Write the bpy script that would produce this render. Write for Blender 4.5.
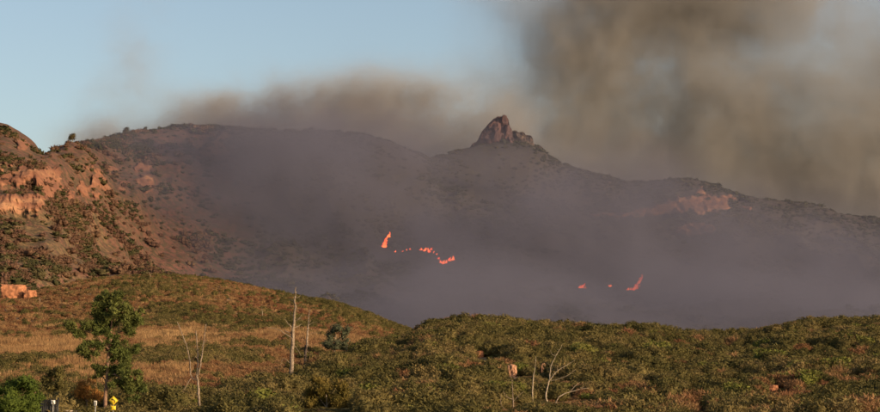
import bpy, math, random
import numpy as np
from mathutils import Vector

R = math.radians
scn = bpy.context.scene
for o in list(bpy.data.objects):
    bpy.data.objects.remove(o)

# ------------------------------------------------------------------ camera
W0, H0, FPX = 880.0, 412.0, 1985.0          # photo size, focal length in its pixels
PITCH = math.atan(179.0 / FPX)
cam_d = bpy.data.cameras.new('camera')
cam_d.sensor_fit = 'HORIZONTAL'
cam_d.sensor_width = 36.0
cam_d.lens = 36.0 * FPX / W0
cam_d.clip_start = 0.5
cam_d.clip_end = 60000
cam = bpy.data.objects.new('camera', cam_d)
scn.collection.objects.link(cam)
cam.rotation_euler = (R(90) + PITCH, 0, 0)
scn.camera = cam

# ------------------------------------------------------------------ light
SUN_AZ, SUN_EL = R(55), R(15)               # behind the camera, to its right
sd = Vector((math.sin(SUN_AZ) * math.cos(SUN_EL), -math.cos(SUN_AZ) * math.cos(SUN_EL), math.sin(SUN_EL)))
sun_d = bpy.data.lights.new('sun', 'SUN')
sun_d.energy = 4.6
sun_d.angle = R(0.5)
sun_d.color = (1.0, 0.74, 0.47)
sun = bpy.data.objects.new('sun', sun_d)
scn.collection.objects.link(sun)
sun.rotation_euler = (-sd).to_track_quat('-Z', 'Y').to_euler()
sun.location = (80, -120, 60)

world = bpy.data.worlds.new('World')
scn.world = world
world.use_nodes = True
wt = world.node_tree
bg = wt.nodes['Background']
sky = wt.nodes.new('ShaderNodeTexSky')
sky.sky_type = 'NISHITA'
sky.sun_disc = False
sky.sun_elevation = SUN_EL
sky.sun_rotation = math.atan2(sd.x, sd.y)
sky.altitude = 300
sky.air_density = 0.90
sky.dust_density = 3.0
sky.ozone_density = 0.15
wt.links.new(sky.outputs[0], bg.inputs['Color'])
bg.inputs['Strength'].default_value = 0.12

scn.view_settings.view_transform = 'Standard'
scn.view_settings.look = 'None'
scn.view_settings.gamma = 1.0
scn.view_settings.exposure = 0.4
scn.view_settings.use_curve_mapping = False
scn.render.engine = 'CYCLES'
cy = scn.cycles
cy.use_denoising = True
cy.max_bounces = 6
cy.diffuse_bounces = 3
cy.transparent_max_bounces = 8
cy.volume_bounces = 0
cy.volume_step_rate = 5.0
cy.volume_max_steps = 256
cy.use_adaptive_sampling = True
cy.adaptive_threshold = 0.02

# ------------------------------------------------------------------ helpers
SP, CP = math.sin(PITCH), math.cos(PITCH)
rng = np.random.default_rng(7)
random.seed(7)

def at(u, v, Y):
    """world point at depth Y seen at photo pixel u, v"""
    s = (206.0 - v) / FPX
    k = CP - s * SP
    return Vector((Y * (u - 440.0) / FPX / k, Y, Y * (SP + s * CP) / k))

def cz(u, v):
    p = at(u, v, 1.0)
    return p.x, p.z

def project(x, y, z):
    d = y * CP + z * SP
    return 440 + FPX * x / d, 206 - FPX * (-y * SP + z * CP) / d

def _hash(ix, iy, iz, seed):
    h = (ix.astype(np.int64) * 374761393 + iy.astype(np.int64) * 668265263 + iz.astype(np.int64) * 2147483647 + seed * 974634777) & 0xFFFFFFFF
    h = ((h ^ (h >> 13)) * 1274126177) & 0xFFFFFFFF
    h = h ^ (h >> 16)
    return (h & 0xFFFF) / 65535.0

def vnoise(x, y, z=None, seed=0):
    x = np.asarray(x, float); y = np.asarray(y, float)
    z = np.zeros_like(x) if z is None else np.asarray(z, float)
    ix, iy, iz = np.floor(x), np.floor(y), np.floor(z)
    fx, fy, fz = x - ix, y - iy, z - iz
    fx = fx * fx * fx * (fx * (fx * 6 - 15) + 10); fy = fy * fy * fy * (fy * (fy * 6 - 15) + 10); fz = fz * fz * (3 - 2 * fz)
    def h(a, b, c): return _hash(ix + a, iy + b, iz + c, seed)
    def lp(a, b, t): return a + (b - a) * t
    r = lp(lp(lp(h(0,0,0), h(1,0,0), fx), lp(h(0,1,0), h(1,1,0), fx), fy),
           lp(lp(h(0,0,1), h(1,0,1), fx), lp(h(0,1,1), h(1,1,1), fx), fy), fz)
    return r * 2 - 1

def fbm(x, y, z=None, octv=4, seed=0, ridged=False):
    t = 0; a = 1.0; s = 0; f = 1.0
    for i in range(octv):
        n = vnoise(x * f + 17.3 * i, y * f - 9.1 * i, None if z is None else z * f, seed + i)
        if ridged: n = 1 - 2 * np.abs(n)
        t = t + a * n; s += a; a *= 0.5; f *= 2.03
    return t / s

def smooth(e0, e1, x):
    t = np.clip((np.asarray(x, float) - e0) / (e1 - e0), 0, 1)
    return t * t * (3 - 2 * t)

def link(o, parent=None):
    scn.collection.objects.link(o)
    if parent is not None: o.parent = parent
    return o

def tag(o, label=None, cat=None, group=None, kind=None):
    if label: o['label'] = label
    if cat: o['category'] = cat
    if group: o['group'] = group
    if kind: o['kind'] = kind
    return o

def mesh_np(name, V, F, mat=None, smooth_shade=False):
    """F: (n,k) integer array, or list of such arrays"""
    me = bpy.data.meshes.new(name)
    V = np.asarray(V, np.float32)
    Fs = F if isinstance(F, list) else [F]
    Fs = [np.asarray(f, np.int32) for f in Fs if len(f)]
    me.vertices.add(len(V)); me.vertices.foreach_set('co', V.ravel())
    idx = np.concatenate([f.ravel() for f in Fs])
    cnt = np.concatenate([np.full(len(f), f.shape[1], np.int32) for f in Fs])
    me.loops.add(len(idx)); me.loops.foreach_set('vertex_index', idx)
    me.polygons.add(len(cnt))
    me.polygons.foreach_set('loop_start', np.concatenate([[0], np.cumsum(cnt)[:-1]]).astype(np.int32))
    me.polygons.foreach_set('loop_total', cnt)
    if smooth_shade: me.polygons.foreach_set('use_smooth', np.ones(len(cnt), bool))
    me.update(calc_edges=True); me.validate()
    if mat: me.materials.append(mat)
    return me

def add_attr(me, name, vals):
    a = me.attributes.new(name, 'FLOAT', 'POINT')
    a.data.foreach_set('value', np.asarray(vals, np.float32))

class MB:
    """collects pieces of one mesh"""
    def __init__(s): s.v = []; s.q = []; s.t = []; s.n = 0
    def add(s, V, F):
        F = np.asarray(F, int) + s.n
        (s.q if F.shape[1] == 4 else s.t).append(F)
        s.v.append(np.asarray(V, float)); s.n += len(V)
    def tube(s, pts, rad, sides=7, jit=0.0):
        pts = np.asarray(pts, float); n = len(pts)
        rad = np.broadcast_to(np.asarray(rad, float), (n,))
        V = []
        for i in range(n):
            d = pts[min(i + 1, n - 1)] - pts[max(i - 1, 0)]
            d = d / (np.linalg.norm(d) + 1e-9)
            a = np.cross(d, (0.31, 0.9, 0.28)); a /= np.linalg.norm(a) + 1e-9
            b = np.cross(d, a)
            for k in range(sides):
                t = 2 * math.pi * k / sides
                V.append(pts[i] + rad[i] * (1 + jit * random.uniform(-1, 1)) * (math.cos(t) * a + math.sin(t) * b))
        F = [[i * sides + k, i * sides + (k + 1) % sides, (i + 1) * sides + (k + 1) % sides, (i + 1) * sides + k] for i in range(n - 1) for k in range(sides)]
        m = len(V); V.append(pts[0]); V.append(pts[-1])
        T = [[m, (k + 1) % sides, k] for k in range(sides)] + [[m + 1, (n - 1) * sides + k, (n - 1) * sides + (k + 1) % sides] for k in range(sides)]
        base = s.n
        s.add(V, F); s.t.append(np.asarray(T, int) + base)
    def box(s, lo, hi):
        x0, y0, z0 = lo; x1, y1, z1 = hi
        V = [(x0,y0,z0),(x1,y0,z0),(x1,y1,z0),(x0,y1,z0),(x0,y0,z1),(x1,y0,z1),(x1,y1,z1),(x0,y1,z1)]
        s.add(V, [[0,3,2,1],[4,5,6,7],[0,1,5,4],[1,2,6,5],[2,3,7,6],[3,0,4,7]])
    def prism(s, outline, y0, y1):
        """outline in (x,z), extruded along y; y0 is the face towards the camera"""
        n = len(outline)
        V = [(x, y0, z) for x, z in outline] + [(x, y1, z) for x, z in outline]
        c = np.mean(outline, axis=0)
        V += [(c[0], y0, c[1]), (c[0], y1, c[1])]
        Q = [[i, (i + 1) % n, n + (i + 1) % n, n + i] for i in range(n)]
        T = [[2 * n, (i + 1) % n, i] for i in range(n)] + [[2 * n + 1, n + i, n + (i + 1) % n] for i in range(n)]
        base = s.n
        s.add(V, Q); s.t.append(np.asarray(T, int) + base)
    def mesh(s, name, mat, sm=False):
        F = []
        if s.q: F.append(np.concatenate(s.q))
        if s.t: F.append(np.concatenate(s.t))
        return mesh_np(name, np.concatenate(s.v), F, mat, sm)
    def obj(s, name, mat, parent=None, sm=False):
        return link(bpy.data.objects.new(name, s.mesh(name, mat, sm)), parent)

def empty(name, loc, rz=0.0):
    o = bpy.data.objects.new(name, None); o.empty_display_size = 0.3
    o.location = loc; o.rotation_euler = (0, 0, rz)
    return link(o)

# ------------------------------------------------------------------ materials
class NT:
    """tiny node-expression builder"""
    def __init__(s, tree): s.t = tree; s.n = tree.nodes; s.l = tree.links
    def put(s, sock, v):
        if hasattr(v, 'is_output'): s.l.new(v, sock)
        else: sock.default_value = v
    def m(s, op, a, b=None, c=None, clamp=False):
        nd = s.n.new('ShaderNodeMath'); nd.operation = op; nd.use_clamp = clamp
        for i, v in enumerate((a, b, c)):
            if v is not None: s.put(nd.inputs[i], v)
        return nd.outputs[0]
    def vm(s, op, a, b=None, scale=None):
        nd = s.n.new('ShaderNodeVectorMath'); nd.operation = op
        s.put(nd.inputs[0], a)
        if b is not None: s.put(nd.inputs[1], b)
        if scale is not None: s.put(nd.inputs['Scale'], scale)
        return nd.outputs['Value'] if op in ('DOT_PRODUCT', 'LENGTH') else nd.outputs[0]
    def noise(s, vec, scale, detail=3, rough=0.55, col=False, dist=0.0):
        nd = s.n.new('ShaderNodeTexNoise'); s.put(nd.inputs['Vector'], vec)
        nd.inputs['Scale'].default_value = scale; nd.inputs['Detail'].default_value = detail
        nd.inputs['Roughness'].default_value = rough; nd.inputs['Distortion'].default_value = dist
        return nd.outputs['Color'] if col else nd.outputs['Fac']
    def remap(s, v, a, b, c=0.0, d=1.0, kind='SMOOTHSTEP'):
        nd = s.n.new('ShaderNodeMapRange'); nd.interpolation_type = kind
        for i, q in enumerate((v, a, b, c, d)): s.put(nd.inputs[i], q)
        return nd.outputs[0]
    def mix(s, f, a, b):
        nd = s.n.new('ShaderNodeMix'); nd.data_type = 'RGBA'
        s.put(nd.inputs[0], f)
        for i, v in ((6, a), (7, b)):
            s.put(nd.inputs[i], v if hasattr(v, 'is_output') else (*v, 1.0))
        return nd.outputs[2]
    def attr(s, name):
        nd = s.n.new('ShaderNodeAttribute'); nd.attribute_name = name
        return nd.outputs['Fac']
    def pos(s): return s.n.new('ShaderNodeNewGeometry').outputs['Position']
    def objco(s): return s.n.new('ShaderNodeTexCoord').outputs['Object']
    def rnd(s): return s.n.new('ShaderNodeObjectInfo').outputs['Random']

def new_mat(name):
    m = bpy.data.materials.new(name); m.use_nodes = True
    nt = NT(m.node_tree)
    b = m.node_tree.nodes['Principled BSDF']
    b.inputs['Roughness'].default_value = 0.85
    b.inputs['Specular IOR Level'].default_value = 0.2
    return m, nt, b

def bump(nt, b, h, strength=0.5, dist=0.1):
    nd = nt.n.new('ShaderNodeBump'); nd.inputs['Strength'].default_value = strength
    nd.inputs['Distance'].default_value = dist
    nt.l.new(h, nd.inputs['Height']); nt.l.new(nd.outputs[0], b.inputs['Normal'])

def plain(name, col, var=0.25, scale=4.0, rough=0.8, metal=0.0, bumpy=0.0):
    m, nt, b = new_mat(name)
    n = nt.noise(nt.objco(), scale, 4)
    c0 = tuple(x * (1 - var) for x in col); c1 = tuple(min(1, x * (1 + var)) for x in col)
    nt.l.new(nt.mix(nt.remap(n, 0.3, 0.7), c0, c1), b.inputs['Base Color'])
    b.inputs['Roughness'].default_value = rough; b.inputs['Metallic'].default_value = metal
    if bumpy: bump(nt, b, n, bumpy, 0.05)
    return m

def foliage(name, cols, patch=0.02, trans=0.22, speck=0.35):
    """cols: list of colours spread by instance random and by world patches"""
    m, nt, b = new_mat(name)
    p = nt.pos()
    f = nt.m('ADD', nt.m('MULTIPLY', nt.rnd(), 0.55), nt.m('MULTIPLY', nt.remap(nt.noise(p, patch, 3), 0.3, 0.7), 0.45))
    rp = nt.n.new('ShaderNodeValToRGB'); nt.l.new(f, rp.inputs[0])
    el = rp.color_ramp.elements
    while len(el) < len(cols): el.new(0.5)
    for i, c in enumerate(cols):
        el[i].position = i / (len(cols) - 1); el[i].color = (*c, 1)
    sp = nt.remap(nt.noise(p, 2.2, 3, 0.7), 0.3, 0.7, 1 - speck, 1 + speck)
    col = nt.vm('SCALE', rp.outputs[0], scale=sp)
    nt.l.new(col, b.inputs['Base Color'])
    b.inputs['Specular IOR Level'].default_value = 0.12
    t = nt.n.new('ShaderNodeBsdfTranslucent'); nt.l.new(col, t.inputs['Color'])
    mx = nt.n.new('ShaderNodeMixShader'); mx.inputs[0].default_value = trans
    out = m.node_tree.nodes['Material Output']
    nt.l.new(b.outputs[0], mx.inputs[1]); nt.l.new(t.outputs[0], mx.inputs[2]); nt.l.new(mx.outputs[0], out.inputs['Surface'])
    return m

# ------------------------------------------------------------------ terrain: heights
def pts(*a):
    return np.asarray(a, float)

class Rows:
    """height field from control lines; each line gives depth Y and height z as functions of c = x / Y"""
    def __init__(s, blur): s.rows = []; s.blur = blur
    def soften(s):
        C = np.linspace(-0.75, 0.75, 3001); dc = C[1] - C[0]
        k = np.arange(-90, 91) * dc * FPX / s.blur; k = np.exp(-0.5 * k * k); k /= k.sum()
        def bl(c, a):
            q = np.interp(C, c, a); return np.convolve(np.pad(q, 90, mode='edge'), k, 'valid')
        s.rows = [(C, bl(c, Y), bl(c, z)) for c, Y, z in s.rows]
    def line(s, uvY):                       # (u, v, Y) photo control points
        c, Y, z = [], [], []
        for u, v, Yq in uvY:
            p = at(u, v, Yq); c.append(p.x / Yq); Y.append(Yq); z.append(p.z)
        o = np.argsort(c); s.rows.append((np.array(c)[o], np.array(Y)[o], np.array(z)[o]))
    def line_z(s, uYz):
        c = np.array([(u - 440) / FPX for u, _, _ in uYz]); s.rows.append((c, np.array([q[1] for q in uYz], float), np.array([q[2] for q in uYz], float)))
    def __call__(s, x, y):
        x = np.asarray(x, float); y = np.asarray(y, float)
        c = x / np.maximum(y, 1.0)
        Y = np.stack([np.interp(c, r[0], r[1]) for r in s.rows]); Z = np.stack([np.interp(c, r[0], r[2]) for r in s.rows])
        d = (Z[1:] - Z[:-1]) / np.maximum(Y[1:] - Y[:-1], 1e-3)
        m = np.zeros_like(Z)
        a, b = d[:-1], d[1:]
        m[1:-1] = np.where(a * b > 0, 2 * a * b / np.where(np.abs(a + b) < 1e-9, 1, a + b), 0)
        m[0] = d[0]; m[-1] = d[-1]
        out = np.where(y <= Y[0], Z[0], Z[-1])
        for i in range(len(Y) - 1):
            h = np.maximum(Y[i + 1] - Y[i], 1e-3); t = (y - Y[i]) / h
            ok = (t >= 0) & (t <= 1); t = np.clip(t, 0, 1)
            v = (2*t**3 - 3*t**2 + 1) * Z[i] + (t**3 - 2*t**2 + t) * h * m[i] + (3*t**2 - 2*t**3) * Z[i+1] + (t**3 - t**2) * h * m[i+1]
            out = np.where(ok, v, out)
        return out

near = Rows(9.0)
near.line_z([(-900, 60, -3.3), (1780, 60, -3.3)])
near.line_z([(-900, 179, -3.4), (1780, 179, -3.4)])
near.line([(-900, 409, 196), (30, 409, 196), (160, 411, 198), (230, 413, 200), (400, 416, 202), (700, 418, 202), (1780, 416, 202)])
# skyline of the near scrub hill (right) / edge of the dry field (left)
near.line([(-900, 399, 215), (60, 399, 215), (200, 401, 228), (240, 395, 250), (290, 376, 300), (338, 361, 370), (376, 349, 420), (414, 339, 455), (432, 332, 470),
           (480, 329, 480), (560, 333, 490), (600, 335, 490), (650, 335, 490), (692, 343, 480), (735, 343, 475), (770, 337, 480), (800, 332, 490), (830, 330, 500), (880, 327, 500), (1780, 319, 500)])
near.line([(-900, 384, 250), (200, 386, 260), (240, 384, 285), (290, 373, 335), (338, 359, 400), (376, 348, 455), (414, 341, 520), (440, 343, 560), (700, 352, 600), (880, 345, 620), (1780, 340, 620)])
# top of the pale dry-grass bank
near.line([(-900, 340, 430), (0, 341, 430), (80, 337, 440), (200, 333, 450), (290, 334, 460), (340, 337, 480), (376, 341, 505), (414, 341, 560), (440, 344, 600), (700, 356, 660), (880, 350, 680), (1780, 345, 680)])
# brow of the middle hill
near.line([(-900, 293, 690), (0, 297, 690), (36, 296, 690), (60, 291, 700), (80, 285, 710), (115, 281, 720), (150, 279, 730), (200, 282, 730), (240, 289, 730), (265, 295, 720), (300, 302, 710),
           (335, 307, 700), (360, 315, 690), (385, 324, 680), (410, 333, 670), (440, 341, 670), (700, 362, 740), (1780, 354, 760)])
near.line_z([(-900, 1000, 6), (100, 1000, 6), (440, 1000, -4), (1780, 1000, -6)])
near.line_z([(-900, 1300, -15), (1780, 1300, -15)])
near.soften()

def hill_mask(x, y):
    """1 on the near scrub hill, 0 on the dry field behind it"""
    u = 440 + FPX * x / y
    edge = np.interp(u, [-900, 60, 200, 240, 290, 338, 376, 414, 432, 1780], [190, 190, 228, 252, 304, 376, 426, 465, 640, 640])
    return smooth(10, -10, y - edge)

def near_z(x, y):
    x = np.asarray(x, float); y = np.asarray(y, float)
    z = near(x, y)
    a = smooth(182, 230, y)
    z = z + a * (0.9 * fbm(x / 28, y / 28, octv=3, seed=3) + 0.35 * fbm(x / 6, y / 6, octv=2, seed=9))
    return z

RIDGE = [(-900, 120, 1800), (-200, 108, 1850), (-60, 118, 1900), (0, 131, 1900), (8, 133, 1900), (20, 141, 1910), (30, 147, 1920), (36, 153, 1940), (43, 158, 2000), (50, 157, 2100), (62, 154, 2200), (75, 149, 2300), (95, 144, 2400), (110, 141, 2450),
         (130, 136, 2550), (150, 133, 2600), (175, 130, 2650), (200, 129, 2680), (225, 130, 2700), (250, 131, 2700), (280, 134, 2700), (305, 134, 2700), (318, 132, 2700), (345, 134, 2720), (370, 138, 2750), (390, 143, 2780), (410, 152, 2820), (428, 160, 2880), (440, 158, 2900),
         (455, 153, 2940), (468, 149.5, 2960), (480, 146, 2975), (492, 144, 2980), (512, 143, 2990), (528, 144, 3000), (538, 148, 3000), (548, 156, 3000), (562, 164, 3000), (580, 171, 3000), (600, 176, 3000), (620, 181, 3000), (640, 185, 3000), (655, 182, 3000), (675, 180, 2990), (690, 180, 2980), (702, 183, 2980), (715, 187, 2980), (728, 193, 2980), (745, 198, 3000),
         (765, 201, 3000), (800, 204, 3000), (815, 206, 3000), (825, 209, 3000), (840, 215, 3000), (860, 218, 3000), (880, 219, 3000), (950, 224, 3000), (1780, 250, 3000)]
mount = Rows(2.2)
mount.line_z([(-900, 1050, -18), (1780, 1050, -18)])
mount.line([(-900, 345, 1250), (0, 318, 1250), (100, 322, 1300), (440, 345, 1500), (1780, 350, 1500)])
mount.line([(-900, 280, 1480), (0, 262, 1480), (60, 270, 1560), (95, 272, 1700), (160, 262, 1850), (240, 285, 1900), (440, 305, 2000), (640, 312, 2000), (880, 318, 2000), (1780, 320, 2000)])
mount.line([(-900, 200, 1660), (0, 216, 1650), (40, 214, 1680), (70, 218, 1750), (110, 208, 1950), (160, 205, 2150), (200, 212, 2200), (300, 225, 2300), (440, 238, 2400), (640, 245, 2450), (880, 262, 2500), (1780, 270, 2500)])
mount.line([(-900, 150, 1740), (0, 168, 1720), (40, 172, 1760), (80, 172, 1950), (120, 165, 2200), (200, 160, 2400), (300, 165, 2480), (380, 175, 2520), (440, 186, 2650), (500, 180, 2750), (560, 198, 2750), (640, 214, 2750), (720, 212, 2760), (880, 236, 2800), (1780, 255, 2800)])
mount.line(RIDGE)
mount.line_z([(-900, 2300, 330), (0, 2400, 300), (200, 3100, 250), (440, 3500, 250), (880, 3500, 180), (1780, 3500, 150)])
mount.line_z([(-900, 4200, -10), (1780, 4200, -10)])
mount.soften()

_rc = np.array([at(u, v, Y).x / Y for u, v, Y in RIDGE]); _rY = np.array([q[2] for q in RIDGE], float)

# bare earth and rock on the mountain: (u, v, ru, rv, strength)
BARE = [(16, 204, 27, 10, 1.2), (6, 178, 15, 10, .75), (26, 176, 14, 10, 1.1), (50, 180, 13, 15, 1.0), (45, 196, 12, 10, .6), (22, 146, 8, 7, .9), (10, 166, 12, 5, .5), (100, 181, 9, 13, 1.0), (96, 168, 14, 7, .5), (112, 170, 8, 6, .6),
        (72, 196, 9, 7, .5), (85, 190, 7, 6, .6), (110, 200, 9, 9, .5), (146, 183, 8, 13, .85), (140, 170, 7, 6, .6), (76, 166, 8, 6, .5), (125, 188, 9, 8, .45), (5, 226, 14, 6, .3), (30, 240, 20, 6, .22),
        (700, 203, 26, 10, 1.2), (668, 208, 14, 6, 1.2), (645, 212, 14, 3, 1.5), (722, 202, 10, 9, .8), (745, 208, 8, 3, .6), (620, 215, 26, 1.8, 1.3), (696, 229.5, 14, 4.6, 3.0), (686, 193, 8, 6, .6), (660, 212, 30, 2.5, 1.2), (788, 245, 5, 2, .5)]

def bare_mask(u, v):
    n = fbm(u / 10.0, v / 7.0, octv=5, seed=31) + 0.35 * fbm(u / 3.0, v / 2.4, octv=3, seed=34)
    m = np.zeros_like(u)
    for a, b, ra, rb, s in BARE:
        d = ((u - a) / ra) ** 2 + ((v - b) / rb) ** 2
        m = np.maximum(m, s * np.exp(-d * 0.9))
    return np.clip(smooth(0.36, 0.66, m + 0.6 * n), 0, 1)

def mount_z(x, y):
    x = np.asarray(x, float); y = np.asarray(y, float)
    z = mount(x, y)
    c = x / y
    dr = np.interp(c, _rc, _rY) - y
    k = smooth(0, 260, np.abs(dr)) * smooth(1100, 1400, y)
    wx = x + 60 * fbm(x / 300, y / 300, octv=2, seed=40); wy = y * 0.45
    z = z + k * (26 * fbm(wx / 210, wy / 210, octv=5, seed=21, ridged=True) - 6)
    z = z + (0.25 + 0.75 * k) * 5.0 * fbm(x / 45, y / 60, octv=4, seed=25)
    z = z + 2.2 * fbm(x / 14, y / 20, octv=3, seed=27) * (0.5 + 0.5 * k)
    return z

def mount_bare(x, y, z):
    u, v = project(x, y, z)
    return bare_mask(u, v)

def grid_mesh(name, cs, Ys, zf, mat, post=None):
    C, Y = np.meshgrid(cs, Ys)
    X = (C * Y).ravel(); Yr = Y.ravel(); Z = zf(X, Yr)
    at_ = None
    if post: X, Yr, Z, at_ = post(X, Yr, Z)
    n, m = len(Ys), len(cs)
    i, j = np.meshgrid(np.arange(n - 1), np.arange(m - 1), indexing='ij')
    a = (i * m + j).ravel()
    F = np.stack([a, a + 1, a + m + 1, a + m], 1)
    me = mesh_np(name, np.stack([X, Yr, Z], 1), F, mat, True)
    if at_ is not None:
        for k, v in at_.items(): add_attr(me, k, v)
    return link(bpy.data.objects.new(name, me))

def dense(lo, hi, inner_lo, inner_hi, n_in, n_out):
    return np.unique(np.concatenate([np.linspace(lo, inner_lo, n_out), np.linspace(inner_lo, inner_hi, n_in), np.linspace(inner_hi, hi, n_out)]))

# ------------------------------------------------------------------ terrain: materials and meshes
mat_soil, nt, b = new_mat('dry_soil')
p = nt.pos()
n1 = nt.noise(p, 0.03, 4); n2 = nt.noise(p, 0.35, 5, 0.65)
c = nt.mix(nt.remap(n1, 0.35, 0.65), (0.13, 0.075, 0.042), (0.20, 0.135, 0.070))
c = nt.mix(nt.remap(n2, 0.5, 0.75), c, (0.26, 0.17, 0.095))
c = nt.mix(nt.m('MULTIPLY', nt.attr('red'), nt.remap(n2, 0.25, 0.55)), c, (0.20, 0.085, 0.055))
nt.l.new(c, b.inputs['Base Color']); bump(nt, b, n2, 0.8, 0.4)

mat_mtn, nt, b = new_mat('mountain_ground')
p = nt.pos()
n1 = nt.noise(p, 0.006, 4); n2 = nt.noise(p, 0.05, 5, 0.7); n3 = nt.noise(p, 0.16, 5, 0.75)
c = nt.mix(nt.remap(n1, 0.35, 0.65), (0.030, 0.024, 0.024), (0.050, 0.034, 0.029))
c = nt.mix(nt.m('MULTIPLY', nt.attr('ruddy'), nt.remap(n2, 0.25, 0.55, 0.55, 1.0)), c, (0.145, 0.062, 0.043))
c = nt.mix(nt.m('MULTIPLY', nt.attr('grassy'), nt.remap(n2, 0.42, 0.58)), c, (0.15, 0.092, 0.046))
c = nt.mix(nt.m('MULTIPLY', nt.remap(n3, 0.46, 0.54), 0.85), c, (0.050, 0.042, 0.022))
c = nt.mix(nt.m('MULTIPLY', nt.remap(nt.noise(p, 0.4, 3, 0.7), 0.52, 0.62), nt.m('MULTIPLY', nt.attr('grassy'), 0.6)), c, (0.19, 0.12, 0.062))
rk = nt.mix(nt.remap(n2, 0.35, 0.65), (0.165, 0.070, 0.042), (0.24, 0.108, 0.062))
rk = nt.mix(nt.remap(nt.noise(nt.vm('MULTIPLY', p, (0.15, 0.15, 1.0)), 0.12, 4), 0.5, 0.75), rk, (0.33, 0.175, 0.095))
rk = nt.mix(nt.remap(n3, 0.5, 0.66), rk, (0.085, 0.042, 0.026))
c = nt.mix(nt.remap(nt.m('ADD', nt.attr('bare'), nt.m('MULTIPLY', nt.m('SUBTRACT', n3, 0.5), 0.9)), 0.35, 0.6), c, rk)
nt.l.new(c, b.inputs['Base Color']); bump(nt, b, n3, 0.8, 2.5)

def near_post(X, Y, Z):
    u, v = project(X, Y, Z)
    red = np.exp(-((v - 374) / 9) ** 2) * smooth(300, 270, u) * smooth(120, 170, u) * (1 - hill_mask(X, Y))
    red = np.maximum(red, 0.8 * smooth(0.1, 0.4, fbm(X / 30, Y / 60, seed=55)) * smooth(520, 600, Y))
    return X, Y, Z, {'red': red}

cs = dense(-1.2, 1.2, -0.25, 0.25, 420, 40)
Ys = np.concatenate([np.linspace(8, 170, 16), np.linspace(176, 800, 190), np.linspace(820, 1320, 18)])
ground = tag(grid_mesh('ground', cs, Ys, near_z, mat_soil, near_post), kind='structure')

def mtn_post(X, Y, Z):
    bm = mount_bare(X, Y, Z)
    n = fbm(X / 16, Z / 30, Y / 40, octv=4, seed=61, ridged=True)
    zz = Z / 8.5 + 1.1 * fbm(X / 40, Z / 40, octv=3, seed=63); led = zz - np.floor(zz)
    blk = _hash(np.floor(X / 9 + 1.5 * fbm(X / 20, Z / 20, seed=64)), np.floor(zz), np.zeros_like(X), 65)
    Y = Y - bm * (3 + 7 * n + 1.6 * (led ** 2.5) + 4.0 * blk + 3 * fbm(X / 5, Z / 5, Y / 9, octv=3, seed=66))          # bare faces stand proud, ledged and broken
    Z = Z + bm * 1.2 * n
    u, v = project(X, Y, Z)
    gr = smooth(205, 225, v) * smooth(125, 85, u + (v - 240) * .35) + .35 * smooth(190, 120, u)
    return X, Y, Z, {'bare': bm, 'grassy': np.clip(gr, 0, 1), 'ruddy': smooth(300, 170, u)}

cs = dense(-1.0, 1.0, -0.25, 0.25, 760, 50)
Ys = np.concatenate([np.linspace(1000, 1400, 16), np.linspace(1410, 3080, 420), np.linspace(3100, 4200, 24)])
mountain = tag(grid_mesh('mountain', cs, Ys, mount_z, mat_mtn, mtn_post), kind='structure')

mat_plain = plain('far_ground', (0.12, 0.08, 0.05), 0.3, 0.002)
mb = MB(); mb.add([(-26000, -4000, -20), (26000, -4000, -20), (26000, 40000, -20), (-26000, 40000, -20)], [[0, 1, 2, 3]])
tag(mb.obj('plain', mat_plain), kind='structure')

def on_ground(u, v, zf=near_z, lo=176.0, hi=1000.0, n=2400):
    Yq = np.linspace(lo, hi, n)
    s = (206.0 - v) / FPX; k = CP - s * SP
    X = Yq * (u - 440.0) / FPX / k; Z = Yq * (SP + s * CP) / k
    under = zf(X, Yq) >= Z
    i = int(np.argmax(under)) if under.any() else n - 1
    return Vector((X[i], Yq[i], float(zf(X[i:i+1], Yq[i:i+1])[0])))

def on_mount(u, v): return on_ground(u, v, mount_z, 1300, 3100, 3600)
def ppm(Y): return FPX / Y

# ------------------------------------------------------------------ smoke
class GT(NT):
    """the same expression builder inside a geometry node tree"""
    def pos(s): return s.n.new('GeometryNodeInputPosition').outputs[0]

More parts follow.
